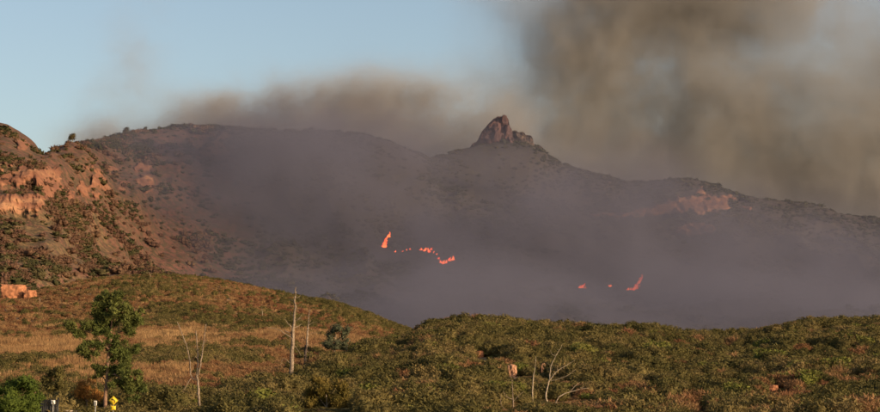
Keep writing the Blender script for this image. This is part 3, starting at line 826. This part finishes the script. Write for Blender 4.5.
# ------------------------------------------------------------------ flames
m_fire, nt, b = new_mat('fire')
nt.n.remove(b)
em = nt.n.new('ShaderNodeEmission')
gz = nt.n.new('ShaderNodeSeparateXYZ'); nt.put(gz.inputs[0], nt.objco())
n = nt.noise(nt.objco(), 0.25, 3)
nt.l.new(nt.mix(nt.remap(n, 0.35, 0.65), (1.0, 0.06, 0.012), (1.0, 0.16, 0.035)), em.inputs['Color'])
em.inputs['Strength'].default_value = 4.5
nt.l.new(em.outputs[0], m_fire.node_tree.nodes['Material Output'].inputs['Surface'])

def flame(label, tongues):
    """tongues: (u, v, height px, width px) along the burning edge"""
    base = on_mount(tongues[0][0], tongues[0][1])
    root = empty('flame', base); tag(root, label, 'fire', 'flames on the burning slope')
    for u_, v_, hp, wp in tongues:
        mb = MB()
        q = on_mount(u_, v_)
        if q.y > base.y + 12: q = at(u_, v_, base.y + 12)
        s = q.y / FPX; h = hp * s; r = wp * s * .5
        o0 = np.array(q - base); lean = random.uniform(.1, .45)
        n_ = 7; P, Rd = [], []
        for i in range(n_):
            t = i / (n_ - 1)
            P.append(o0 + np.array([lean * h * t + .12 * h * math.sin(5 * t + u_), random.uniform(-.1, .1) * r, h * t - .1 * h]))
            Rd.append(r * (math.sin(math.pi * (.18 + .8 * t)) ** .8) * random.uniform(.75, 1.15) * (1 - .6 * t))
        mb.tube(P, Rd, 7, .22)
        for _ in range(4):
            k = random.uniform(-1.5, 1.5) * r
            hh = h * random.uniform(.2, .6)
            P2 = [o0 + np.array([k + .25 * hh * t + .1 * hh * math.sin(6 * t), -.3 * r, hh * t - .05 * h]) for t in np.linspace(0, 1, 5)]
            mb.tube(P2, list(np.array([.3, .42, .3, .16, .03]) * r * random.uniform(.5, 1.1)), 6, .25)
        mb.obj('tongue', m_fire, root, True)
flame('slender slanting flame, leftmost of the fires on the slope', [(383, 247, 5, 4.5), (385, 244, 5, 3), (386, 241, 5, 2.5), (388, 237, 6, 2.6)])
flame('scatter of tiny embers burning right of the leftmost flame', [(392, 250, 2.4, 1.8), (395, 252, 2, 1.4)])
flame('small faint flame between the leftmost flame and the broken fire line', [(403, 252, 1.8, 1.4), (406, 251, 2.2, 1.8), (410, 250, 2.2, 2.0)])
flame('ragged orange flame at the left end of the broken fire line', [(421, 250, 2.6, 2.2), (425, 251, 4, 3.2), (428, 252, 5, 3.0), (431, 250, 3, 2)])
flame('short thread of fire between the two largest ragged flames', [(433.5, 253, 2.4, 1.6), (436.5, 256, 3.4, 2), (438.5, 259, 2.4, 1.6)])
flame('broad ragged flame at the right end of the broken fire line', [(440, 263, 3.6, 2.6), (443, 264, 4.5, 3), (446, 263, 3.5, 2.6), (449, 261, 4.5, 2.6), (452, 260, 5, 3)])
flame('dim red flame half hidden in smoke below the mountain slope', [(580, 288, 3.4, 2.2), (582, 288, 6, 2.2), (585, 288, 2.6, 1.8)])
flame('small red spot fire between the dim flame and curved flame', [(609, 286, 1.6, 1.6), (611, 287, 2.8, 2.8)])
flame('curved bright flame, rightmost of the fires on the slope', [(628, 290, 2.6, 2.4), (630.5, 290, 3, 2.2), (633, 290, 4, 3), (635.5, 288.5, 5, 3), (637.5, 286, 5, 3), (639, 283, 6, 2.8), (640.5, 279, 6, 2.2)])

# ------------------------------------------------------------------ rocks
m_sand = plain('sandstone', (0.33, 0.14, 0.07), 0.35, 0.9, 0.9, 0, 0.6)
m_sandp = plain('pale_sandstone', (0.36, 0.19, 0.11), 0.3, 1.1, 0.9, 0, 0.6)

def rock(name, u_, v_, wp, hp, label, mat, seed, sq=0.5, dent=None, sink=.2, Yfix=None):
    q = on_ground(u_, v_) if Yfix is None else at(u_, v_, Yfix); s = q.y / FPX; n = 18
    V, F = [], []
    for f in range(6):
        base = len(V)
        for i in range(n + 1):
            for j in range(n + 1):
                a_, b_ = 2 * i / n - 1, 2 * j / n - 1
                p3 = [(a_, b_, 1), (b_, a_, -1), (1, a_, b_), (-1, b_, a_), (b_, 1, a_), (a_, -1, b_)][f]
                V.append(p3)
        for i in range(n):
            for j in range(n):
                k = base + i * (n + 1) + j; F.append([k, k + n + 1, k + n + 2, k + 1])
    V = np.array(V, float); sp = V / np.linalg.norm(V, axis=1)[:, None]
    D = sq * V * 0.86 + (1 - sq) * sp * 1.05
    k = 1 + .22 * fbm(sp[:, 0] * 1.4 + seed, sp[:, 1] * 1.4, sp[:, 2] * 1.4, 4, seed) + .16 * fbm(sp[:, 0] * 3.5 + seed, sp[:, 1] * 3.5, sp[:, 2] * 3.5, 4, seed + 3, True)
    if dent is not None:
        for dx, dz, dr_, dd in dent:
            k = k - dd * np.exp(-((D[:, 0] - dx) ** 2 + (D[:, 2] - dz) ** 2) / dr_ ** 2) * (D[:, 1] < 0)
    D = D * k[:, None] * np.array([wp * s / 2, wp * s / 2 * .9, hp * s / 2]) + np.array([0, 0, hp * s / 2 * (1 - 2 * sink)])
    me = mesh_np(name, D, np.array(F), mat, True)
    o = link(bpy.data.objects.new(name, me)); o.location = q
    return tag(o, label, 'rock')
rock('sandstone_outcrop', 13, 300, 24, 20, 'large blocky orange sandstone outcrop at left end of the hill brow', m_sand, 5, .75)
rock('sandstone_outcrop', 30.5, 299.5, 12, 12, 'smaller blocky orange sandstone outcrop right of the large one', m_sand, 9, .8)
rock('boulder', 480, 357, 8, 8, 'small orange boulder on the near scrub hill, left of the tall boulder', m_sand, 13, .4)
rock('boulder', 486, 356, 6, 8, 'small pointed orange boulder on the near scrub hill', m_sand, 15, .3)
rock('boulder', 512, 376, 9, 14, 'tall pitted pinkish boulder with dark hollows above the bare stick', m_sandp, 21, .45, [(-.25, -.1, .26, .6), (.5, .5, .3, .5), (-.5, .6, .25, .3)])
rock('boulder', 543.5, 373, 5, 12, 'narrow upright tan rock slab between the bleached branches', m_sandp, 27, .5)
rock('boulder', 773, 392, 10, 9, 'orange boulder among scrub at lower right of the near hill', m_sand, 33, .5)
rock('boulder', 703, 410, 10, 5, 'low flat pinkish rock at the bottom edge of the near hill', m_sandp, 37, .5)

# ------------------------------------------------------------------ dead trees and bleached branches
m_dead = plain('weathered_wood', (0.185, 0.14, 0.10), 0.45, 3.0, 0.9, 0, 0.4)
m_bleach = plain('bleached_wood', (0.31, 0.245, 0.175), 0.35, 3.0, 0.9, 0, 0.3)
m_char = plain('charred_wood', (0.055, 0.04, 0.032), 0.5, 2.0, 0.9, 0, 0.4)

def smooth_path(P, n=10):
    P = np.array(P, float); t = np.linspace(0, len(P) - 1, n)
    k = np.clip(t.astype(int), 0, len(P) - 2); f = t - k
    P0, P1, P2, P3 = P[np.maximum(k - 1, 0)], P[k], P[k + 1], P[np.minimum(k + 2, len(P) - 1)]
    f = f[:, None]
    return .5 * ((2 * P1) + (-P0 + P2) * f + (2*P0 - 5*P1 + 4*P2 - P3) * f**2 + (-P0 + 3*P1 - 3*P2 + P3) * f**3)

def wood_thing(name, label, cat, uv0, parts, mat, group=None, sink=0.6, Yfix=None, mats={}, twigs=0):
    """parts: (part name, [(u, v, dy metres)], r0 metres, r1) drawn in the plane of the trunk with real depth offsets"""
    q = on_ground(*uv0) if Yfix is None else Vector((at(*uv0, Yfix).x, Yfix, float(near_z(np.array([at(*uv0, Yfix).x]), np.array([Yfix]))[0])))
    root = empty(name, q); tag(root, label, cat, group)
    for pn, path, r0, r1 in parts:
        P = [np.array(at(u_, v_, q.y + dy) - q) for u_, v_, dy in path]
        if pn in ('trunk', 'stem') and path[0][1] >= uv0[1] - 1: P[0] = P[0] - np.array([0, 0, sink])
        SPn = max(6, 3 * len(P)); S = smooth_path(P, SPn)
        S[1:-1] += np.random.default_rng(int(path[0][0] * 7 + path[-1][1])).normal(size=(SPn - 2, 3)) * r0 * .25
        mb = MB(); mb.tube(S, np.linspace(r0, r1, SPn), 7, .14)
        mb.obj(pn, mats.get(pn, mat), root, True)
        if twigs and pn != 'branch':
            g_ = np.random.default_rng(int(path[0][0] * 13 + path[-1][1])); L_ = np.linalg.norm(S[-1] - S[0])
            for _ in range(twigs):
                i_ = int(g_.integers(SPn // 3, SPn - 1)); d_ = g_.normal(size=3); d_[2] = abs(d_[2]) * .5 + .15; d_ /= np.linalg.norm(d_); ln = L_ * g_.uniform(.06, .15)
                mid = S[i_] + d_ * ln * .5 + g_.normal(size=3) * ln * .08; rr_ = (r0 + (r1 - r0) * i_ / SPn) * .35 + .008
                mb = MB(); mb.tube([S[i_], mid, S[i_] + d_ * ln + np.array([0, 0, ln * .15])], [rr_, rr_ * .7, .008], 5); mb.obj('twig', mat, root, True)
    return root

wood_thing('dead_tree', 'bare dead tree with three thin stems left of the snags', 'tree', (199, 408), [
    ('trunk', [(199, 409, 0), (199, 395, 0), (198, 380, 0), (197, 373, 0)], .16, .11),
    ('stem', [(197, 374, 0), (198, 360, .1), (197, 345, .1), (196, 331, .1)], .10, .05), ('stem', [(198, 376, 0), (201, 362, -.2), (203, 346, -.3), (206, 324, -.3)], .09, .045),
    ('stem', [(197, 380, 0), (191, 376, .3), (190, 362, .5), (186, 344, .6), (181, 331, .7), (177, 322, .7)], .08, .04),
    ('branch', [(191, 378, .2), (186, 386, -.2), (181, 395, -.4)], .05, .015), ('branch', [(203, 346, -.3), (207, 338, -.6)], .03, .01), ('branch', [(186, 344, .6), (183, 340, .3)], .03, .01)], m_dead, twigs=5)
wood_thing('dead_snag', 'tall bare grey dead trunk, the taller of the two snags', 'tree', (292, 375), [
    ('trunk', [(291.5, 376, 0), (292, 355, 0), (293, 335, .1), (294.5, 315, .1), (295.5, 300, .2), (296, 287, .2)], .36, .06),
    ('branch', [(292, 338, 0), (284, 333, -.3), (277, 329, -.5), (266, 327, -.6)], .09, .02), ('branch', [(294, 320, .1), (299, 318, -.4), (303, 320, -.6)], .05, .015),
    ('branch', [(293, 344, 0), (298, 350, -.4), (301, 356, -.6)], .05, .02), ('branch', [(295, 306, .2), (291, 302, .4)], .035, .01), ('branch', [(292, 352, 0), (287, 346, .4), (285, 340, .5)], .04, .01),
    ('branch', [(295, 312, .2), (300, 309, .0), (302, 304, .0)], .035, .01), ('branch', [(292, 366, 0), (284, 358, -.3), (280, 366, -.4)], .05, .015)], m_dead, twigs=12)
wood_thing('dead_snag', 'shorter dead trunk with blackened base right of the tallest snag', 'tree', (304, 368), [
    ('trunk', [(304, 369, 0), (305, 356, 0), (306.5, 345, 0)], .36, .25), ('stem', [(306.4, 347, 0), (307.5, 333, .1), (308.5, 322, .1), (309.5, 310, .1)], .24, .06),
    ('branch', [(307, 338, .1), (312, 333, -.2), (319, 333, -.4)], .05, .015), ('branch', [(308, 326, .1), (314, 322, .2), (318, 323, .3)], .04, .01), ('branch', [(306, 350, 0), (312, 356, -.3), (316, 362, -.5)], .06, .02),
    ('branch', [(307, 342, 0), (301, 338, -.2)], .04, .012)], m_dead, mats={'trunk': m_char}, twigs=8)
YB = 232
wood_thing('dead_stick', 'thin bare stick with low side twigs below the pitted boulder', 'branch', (513, 412), [
    ('stem', [(513, 414, 0), (513, 400, 0), (512.5, 390, 0), (512, 380, 0)], .075, .03), ('branch', [(512.8, 399, 0), (507, 397, -.2), (503, 391, -.3)], .05, .015), ('branch', [(513, 402, 0), (518, 396, .2), (524, 391, .3)], .035, .012),
    ('branch', [(512, 412, 0), (505, 409, -.2), (501, 404, -.3), (501, 394, -.3)], .045, .015)], m_dead, sink=.8)
wood_thing('bleached_branch', 'single upright bleached branch between the tall boulder and forked branch', 'branch', (533.5, 403), [
    ('stem', [(533.5, 403, 0), (532.5, 390, 0), (533.5, 378, 0), (535, 368, 0), (535.5, 359, 0)], .085, .03), ('branch', [(535, 367, 0), (536, 360, -.2), (536, 356, -.2)], .03, .01)], m_bleach)
wood_thing('bleached_branch', 'large bleached dead branch sweeping up and forking to the right', 'branch', (550, 405), [
    ('stem', [(550, 405, 0), (546, 397, 0), (547, 389, 0), (549.5, 378, .1), (551, 367, .1), (555, 357, .1), (561, 348, .1)], .11, .025),
    ('branch', [(549, 381, .1), (556, 372, -.2), (565, 366, -.4), (575, 360, -.5)], .07, .012), ('branch', [(550, 381, .1), (558, 379, -.4), (568, 375, -.6), (576, 369, -.6)], .04, .012), ('branch', [(561, 348, .1), (562, 344, .1)], .025, .008),
    ('branch', [(557, 371, -.2), (558, 365, -.2)], .025, .008)], m_bleach, twigs=5)
wood_thing('bleached_branch', 'low bleached branch reaching right from the foot of the forked one', 'branch', (553, 405), [
    ('stem', [(553, 405, 0), (558, 398, -.2), (566, 393, -.3), (573, 391, -.4), (580, 389, -.5), (589, 388, -.5)], .085, .02), ('branch', [(570, 392, -.3), (574, 387, -.4), (580, 382, -.5)], .045, .012),
    ('branch', [(580, 389, -.5), (584, 386, -.6)], .03, .01)], m_bleach)
for (u_, v_, h_, lab) in [(39.5, 305, 8, 'thin pale dead stalk below the sandstone outcrops'), (150, 281, 9, 'thin pale dead stalk standing on the left hill brow'), (114, 300, 7, 'short dead stalk on the left hill above the pine'),
                          (262, 318, 10, 'thin dead stalk left of the tallest snag'), (655, 388, 10, 'crooked bare twig in the tan scrub patch'), (327, 410, 14, 'pale bare stem under the brown green round tree')]:
    wood_thing('dead_stalk', lab, 'stalk', (u_, v_), [('stem', [(u_, v_ + 1, 0), (u_ + .4, v_ - h_ * .5, 0), (u_ - .3, v_ - h_, 0)], .09 if v_ < 330 else .05, .02), ('branch', [(u_ + .3, v_ - h_ * .5, 0), (u_ + 2.2, v_ - h_ * .8, 0)], .03, .01)], m_bleach, 'dead stalks')

# ------------------------------------------------------------------ living trees
m_pine = foliage('pine_needles', [(0.042, 0.058, 0.016), (0.072, 0.087, 0.022), (0.112, 0.116, 0.032)], 0.35, trans=0.15, speck=.45)
m_bark = plain('pine_bark', (0.19, 0.115, 0.075), 0.45, 3.0, 0.9, 0, 0.6)
m_bright = foliage('bright_green_leaves', [(0.050, 0.074, 0.013), (0.078, 0.104, 0.018), (0.115, 0.128, 0.026)], 0.4, speck=.35)
m_bluegr = foliage('blue_green_leaves', [(0.055, 0.066, 0.036), (0.080, 0.088, 0.050), (0.10, 0.10, 0.055)], 0.3)
m_brgr = foliage('brown_green_leaves', [(0.080, 0.070, 0.016), (0.125, 0.090, 0.022), (0.165, 0.100, 0.030)], 0.4)
m_orange = foliage('rust_orange_leaves', [(0.24, 0.105, 0.030), (0.32, 0.15, 0.040), (0.26, 0.16, 0.05)], 0.4)

def tree(name, label, uv0, trunk, branches, clumps, mat, bark, n, ll, lw, Yfix=None, up=.3, inner=.25, cat='tree', core=0.0, nlob=5, spread=.48, lob=(.42, .66)):
    """clumps: (u, v, ru, rv) in photo pixels with dy offsets in metres"""
    q = on_ground(*uv0) if Yfix is None else Vector((at(*uv0, Yfix).x, Yfix, float(near_z(np.array([at(*uv0, Yfix).x]), np.array([Yfix]))[0])))
    root = empty(name, q); tag(root, label, cat); s = q.y / FPX
    for pn, path, r0, r1 in [('trunk', trunk[0], trunk[1], trunk[2])] + [('branch', *b_) for b_ in branches]:
        P = [np.array(at(u_, v_, q.y + dy) - q) for u_, v_, dy in path]
        if pn == 'trunk': P[0] = np.array([P[0][0], P[0][1], -.3])
        S = smooth_path(P, max(6, 3 * len(P))); mb = MB(); mb.tube(S, np.linspace(r0, r1, len(S)), 8, .12); mb.obj(pn, bark, root, True)
    mb = MB(); lobes = []
    for u_, v_, ru, rv, dy in clumps:
        c_ = np.array(at(u_, v_, q.y + dy) - q); rx, rz_ = ru * s, rv * s
        for _ in range(nlob):
            o_ = np.clip(rng.normal(size=3), -1.6, 1.6) * spread; k_ = rng.uniform(*lob)
            lobes.append((c_ + o_ * np.array([rx, rx, rz_]), (rx * k_, rx * k_, rz_ * k_)))
    if core:
        for i, (c_, r_) in enumerate(lobes): lump(mb, c_, [z_ * core for z_ in r_], i)
    leaf_mesh(mb, n, lobes, ll, lw, up, .6, inner)
    mb.obj('crown', mat, root)
    return root

tree('pine_tree', 'tall ragged green pine with a leaning bare trunk behind the road signs', (106, 409),
     ([(105.5, 410, 0), (105.5, 395, 0), (107, 380, 0), (108, 362, .1), (109, 345, .1), (111, 330, .1), (112, 315, .1), (110, 298, .1)], .21, .05),
     [([(109, 346, .1), (113, 336, .3), (122, 331, .6), (132, 327, .7)], .10, .03), ([(109, 350, 0), (101, 340, -.3), (92, 333, -.5), (80, 329, -.6)], .09, .03), ([(107, 378, 0), (114, 374, -.5), (122, 380, -.8), (128, 384, -.8)], .09, .03),
      ([(107, 384, 0), (103, 377, .5), (97, 374, .8)], .08, .03), ([(108, 362, .1), (115, 356, .5), (124, 352, .8)], .08, .03), ([(110, 335, .1), (104, 322, .5), (98, 314, .8)], .07, .02), ([(112, 318, .1), (118, 308, -.4), (123, 302, -.6)], .06, .02)],
     [(111, 298, 12, 10, 0), (102, 306, 9, 8, .5), (119, 306, 9, 10, -.4), (110, 318, 12, 9, .2), (98, 316, 7, 7, .7), (122, 320, 6, 6, -.3), (134, 322, 7, 8, .7), (138, 316, 5, 5, .7), (128, 330, 6, 5, .5), (90, 325, 6, 6, -.5), (74, 328, 6, 4, -.6), (82, 336, 6, 4, -.6), (104, 330, 7, 6, -.3),
      (118, 343, 9, 7, .6), (128, 350, 9, 7, .9), (118, 357, 9, 7, .5), (96, 349, 10, 6, -.6), (86, 353, 7, 5, -.6), (99, 374, 6, 6, .8), (106, 368, 6, 5, .4), (122, 366, 9, 8, .2), (130, 376, 9, 8, -.8), (118, 382, 7, 6, -.8), (130, 392, 9, 8, -.6), (138, 384, 6, 6, -.5)],
     m_pine, m_bark, 30000, .36, .085, Yfix=190, inner=.1, nlob=10, spread=.66, lob=(.28, .48), up=.5)
tree('round_tree', 'dense bright green rounded tree at the bottom left corner', (16, 424), ([(16, 424, 0), (17, 408, 0), (18, 392, 0)], .22, .08), [([(17, 405, 0), (8, 396, .2), (2, 390, .3)], .1, .03), ([(17, 404, 0), (28, 397, -.2), (36, 392, -.3)], .1, .03)],
     [(20, 389, 17, 11, 0), (6, 393, 14, 12, .3), (33, 394, 12, 11, -.2), (16, 403, 18, 12, -1.0), (-6, 400, 14, 14, .2), (34, 406, 11, 10, -.4), (4, 410, 16, 12, -.8), (24, 412, 14, 10, -.8)], m_bright, m_bark, 9000, .24, .11, Yfix=172, inner=.5, core=.7)
tree('grey_green_tree', 'dark grey green tree standing right of the snags', (334, 353), ([(334, 354, 0), (335, 345, 0), (336, 334, 0)], .2, .08), [([(335, 346, 0), (328, 340, .3)], .08, .03), ([(335, 343, 0), (344, 336, -.3)], .08, .03)],
     [(337, 329, 9, 6, 0), (329, 337, 7, 7, .4), (346, 334, 7, 7, -.4), (337, 342, 11, 7, 0), (326, 346, 6, 5, .3), (347, 345, 6, 6, -.3)], m_bluegr, m_dead, 3600, .34, .14, up=.2, inner=.4, core=.5, Yfix=392)
tree('round_tree', 'rounded brown green tree at the bottom centre left', (327, 420), ([(327, 420, 0), (327, 406, 0), (326, 394, 0)], .12, .05), [([(327, 408, 0), (318, 396, .2)], .06, .02), ([(327, 405, 0), (336, 394, -.2)], .06, .02)],
     [(326, 386, 14, 9, 0), (313, 393, 10, 10, .3), (339, 392, 10, 10, -.3), (326, 399, 18, 10, -.6), (312, 406, 10, 9, 0), (341, 406, 9, 10, -.3)], m_brgr, m_bleach, 5200, .24, .10, inner=.45, core=.6, Yfix=212)
tree('rust_bush', 'rust orange dry bush left of the pine trunk', (87, 408), ([(87, 408, 0), (87, 398, 0), (88, 390, 0)], .06, .03), [([(87, 402, 0), (81, 393, .2)], .04, .01), ([(87, 402, 0), (94, 394, -.2)], .04, .01)],
     [(88, 388, 8, 9, 0), (82, 396, 8, 8, .3), (94, 395, 7, 8, -.3)], m_orange, m_dead, 2200, .30, .06, up=.9, inner=.3, cat='bush', Yfix=194)
tree('dark_bush', 'dark green bush between the round tree and rust bush', (52, 398), ([(52, 399, 0), (53, 390, 0), (54, 382, 0)], .08, .03), [([(53, 390, 0), (48, 383, .2)], .05, .02)],
     [(54, 375, 11, 7, 0), (46, 383, 9, 8, .3), (60, 384, 8, 7, -.3), (52, 391, 12, 7, 0)], m_green, m_dead, 3000, .3, .1, inner=.4, core=.6, cat='bush', Yfix=205)
for u_, v_, hp, lab in [(72, 152, 9.5, 'dark lone tree on the ridge behind the red cliffs'), (126, 139, 8, 'small lone tree on the ridge right of the lone dark one'), (145, 135.5, 5.5, 'low dark bush on the ridge crest near the smoke')]:
    yy_ = np.linspace(1700, 3000, 900); cc_ = at(u_, v_, 1).x; Yr = float(yy_[np.argmax(mount_z(cc_ * yy_, yy_) / yy_)]); xr = at(u_, v_, Yr).x; q = Vector((xr, Yr, float(mount_z(np.array([xr]), np.array([Yr]))[0]) - .5)); s = Yr / FPX; h = hp * s
    root = empty('ridge_tree', q); tag(root, lab, 'tree'); mb = MB(); mb.tube([(0, 0, -.5), (.1, 0, h * .4), (0, 0, h * .8)], [.5, .35, .1], 6); mb.obj('trunk', m_dead, root)
    mb = MB(); lb = [((0, 0, h * .62), (h * .34, h * .34, h * .34)), ((h * .16, 0, h * .8), (h * .22, h * .22, h * .2)), ((-h * .2, 0, h * .45), (h * .26, h * .26, h * .22))]
    for i, (c_, r_) in enumerate(lb): lump(mb, c_, [z_ * .7 for z_ in r_], i)
    leaf_mesh(mb, 260, lb, h * .16, h * .08, .3); mb.obj('crown', m_far, root)

# ------------------------------------------------------------------ road, parapet, railing and signs
m_road = plain('asphalt', (0.055, 0.052, 0.05), 0.3, 1.5, 0.9)
m_line = plain('road_paint', (0.75, 0.62, 0.12), 0.15, 2.0, 0.7)
m_conc = plain('concrete', (0.42, 0.34, 0.25), 0.2, 2.0, 0.9, 0, .3)
m_black = plain('black_steel', (0.022, 0.022, 0.024), 0.2, 5.0, 0.5, .4)
m_post = plain('galvanised_post', (0.35, 0.34, 0.32), 0.2, 6.0, 0.5, .5)
m_yel = plain('yellow_sign_face', (0.68, 0.46, 0.03), 0.06, 3.0, 0.45)
m_wht = plain('white_sign_face', (0.62, 0.60, 0.55), 0.06, 3.0, 0.5)
m_ink = plain('black_sign_ink', (0.015, 0.015, 0.015), 0.1, 3.0, 0.6)
mb = MB(); N_ = 60; xs = np.linspace(-150, 150, N_)
V = [(x_, 160.0, -3.34) for x_ in xs] + [(x_, 173.5, -3.34) for x_ in xs]
mb.add(V, [[i, i + 1, N_ + i + 1, N_ + i] for i in range(N_ - 1)])
road = tag(mb.obj('road', m_road), kind='structure')
for k, yy in enumerate((166.6, 166.9)):
    mb = MB(); mb.add([(-150, yy, -3.334), (150, yy, -3.334), (150, yy + .1, -3.334), (-150, yy + .1, -3.334)], [[0, 1, 2, 3]]); mb.obj('centre_line', m_line, road)
G0 = -3.4
def X(u_, Y): return at(u_, 405, Y).x
par = empty('concrete_parapet', (X(70, 176), 176, G0)); tag(par, 'low tan concrete parapet beside the road between the two white markers', 'parapet')
wx = X(84, 176) - X(57, 176)
mb = MB(); mb.box((-wx / 2, -.15, -.2), (wx / 2, .15, 1.06)); mb.obj('wall', m_conc, par)
mb = MB(); mb.box((-wx / 2 - .04, -.2, 1.062), (wx / 2 + .04, .2, 1.2)); mb.obj('coping', m_conc, par)
rl = empty('steel_railing', (X(41, 175), 175, G0)); tag(rl, 'black steel railing with upright bars beside the bright green tree', 'railing')
wx = X(58, 175) - X(41, 175)
for zz in (.25, 1.2, 2.05):
    mb = MB(); mb.box((.04, -.025, zz), (wx - .04, .025, zz + .07)); mb.obj('rail', m_black, rl)
for i in range(12):
    xx = wx * (i + .5) / 12; hgt = 2.12 if i % 3 else 2.22
    mb = MB(); mb.box((xx - .042, -.075, .1), (xx + .042, -.027, hgt)); mb.obj('bar', m_black, rl)
for xx in (0, wx):
    mb = MB(); mb.box((xx - .06, -.06, -.1), (xx + .06, .06, 2.3)); mb.obj('post', m_black, rl)

def sign_post(root, h, r=.032):
    mb = MB(); mb.tube([(0, .05, -.2), (0, .05, h * .5), (0, .05, h)], [r] * 3, 8); mb.obj('post', m_post, root)

def rounded(pts_, r, n=4):
    out = []; P = [np.array(q, float) for q in pts_]; m = len(P)
    for i in range(m):
        a_, b_, c_ = P[i - 1], P[i], P[(i + 1) % m]; d1 = (a_ - b_) / np.linalg.norm(a_ - b_) * r; d2 = (c_ - b_) / np.linalg.norm(c_ - b_) * r
        for k in range(n + 1):
            t = k / n; out.append(((1 - t) ** 2 * (b_ + d1) + 2 * t * (1 - t) * b_ + t ** 2 * (b_ + d2)))
    return out
Ys_ = 181.0
zc = at(113.2, 400.5, Ys_).z - G0
sg = empty('curve_warning_sign', (X(113.2, Ys_), Ys_, G0), 0); tag(sg, 'yellow diamond road sign with black curved arrow right of the pine trunk', 'sign')
sign_post(sg, zc + .3)
hd = 4.9 * Ys_ / FPX
dia = lambda k: rounded([(0, zc + hd * k), (hd * k, zc), (0, zc - hd * k), (-hd * k, zc)], .06)
mb = MB(); mb.prism(dia(1.0), -.004, .012); pl = mb.obj('sign_plate', m_yel, sg)
# black border line
o1, o2 = dia(.93), dia(.885); nn = len(o1)
mb = MB(); mb.add([(a_[0], -.008, a_[1]) for a_ in o1] + [(a_[0], -.008, a_[1]) for a_ in o2], [[i, (i + 1) % nn, nn + (i + 1) % nn, nn + i] for i in range(nn)]); mb.obj('border', m_ink, pl)
# curved arrow: shaft rising, bending left, head
pth = np.array([(.13, -.24), (.13, -.08), (.12, .0), (.06, .07), (-.02, .10), (-.06, .11)]) * hd / .5
mb = MB(); w_ = .045 * hd / .5
S = smooth_path(np.stack([pth[:, 0], np.zeros(6), pth[:, 1]], 1), 16)[:, [0, 2]]
T_ = np.gradient(S, axis=0); T_ /= np.linalg.norm(T_, axis=1)[:, None]; Nn = np.stack([-T_[:, 1], T_[:, 0]], 1)
Lf, Rt = S + Nn * w_, S - Nn * w_
mb.add([(a_[0], -.010, zc + a_[1]) for a_ in Lf] + [(a_[0], -.010, zc + a_[1]) for a_ in Rt], [[i, i + 1, 16 + i + 1, 16 + i] for i in range(15)])
e = S[-1]; hs = .13 * hd / .5
mb.add([(e[0], -.010, zc + e[1] + hs), (e[0], -.010, zc + e[1] - hs), (e[0] - hs * 1.4, -.010, zc + e[1] + .02)], [[0, 1, 2]])
mb.obj('arrow', m_ink, pl)
mb = MB(); hw = 2.6 * Ys_ / FPX; z0 = zc - hd - .02; mb.prism(rounded([(-hw, z0), (hw, z0), (hw, z0 - hw * 1.6), (-hw, z0 - hw * 1.6)], .03), -.004, .012); mb.obj('advisory_plate', m_yel, sg)

def marker(u_, v_, wp, hp, label, ink):
    Y_ = 174.6; z_ = at(u_, v_, Y_).z - G0; r_ = empty('road_marker', (X(u_, Y_), Y_, G0)); tag(r_, label, 'marker'); sign_post(r_, z_ + .1)
    a_, b_ = wp * Y_ / FPX / 2, hp * Y_ / FPX / 2
    mb = MB(); mb.prism(rounded([(-a_, z_ - b_), (a_, z_ - b_), (a_, z_ + b_), (-a_, z_ + b_)], .04), -.004, .012); pl_ = mb.obj('sign_plate', m_wht, r_)
    mb = MB()
    if ink == 'bar':
        mb.add([(-a_ * .45, -.008, z_ + b_ * .8), (-a_ * .05, -.008, z_ + b_ * .8), (a_ * .45, -.008, z_ - b_ * .7), (a_ * .05, -.008, z_ - b_ * .7)], [[0, 3, 2, 1]])
        mb.add([(-a_ * .2, -.009, z_ - b_ * .8), (a_ * .2, -.009, z_ - b_ * .8), (a_ * .2, -.009, z_ - b_ * .35), (-a_ * .2, -.009, z_ - b_ * .35)], [[0, 1, 2, 3]])
    else:
        k = 14; ring = [(math.cos(6.2832 * i / k), math.sin(6.2832 * i / k)) for i in range(k)]
        mb.add([(c_ * a_ * .62 + a_ * .1, -.008, z_ + s_ * b_ * .72) for c_, s_ in ring] + [(c_ * a_ * .22 + a_ * .05, -.008, z_ + s_ * b_ * .36) for c_, s_ in ring], [[i, (i + 1) % k, k + (i + 1) % k, k + i] for i in range(k)])
    mb.obj('mark', m_ink, pl_)
marker(53, 402, 4.2, 4.0, 'small white roadside plate with black slanted mark above the railing', 'bar')
marker(95.3, 403, 3.0, 4.8, 'narrow white roadside plate with black ring mark left of the pine', 'ring')
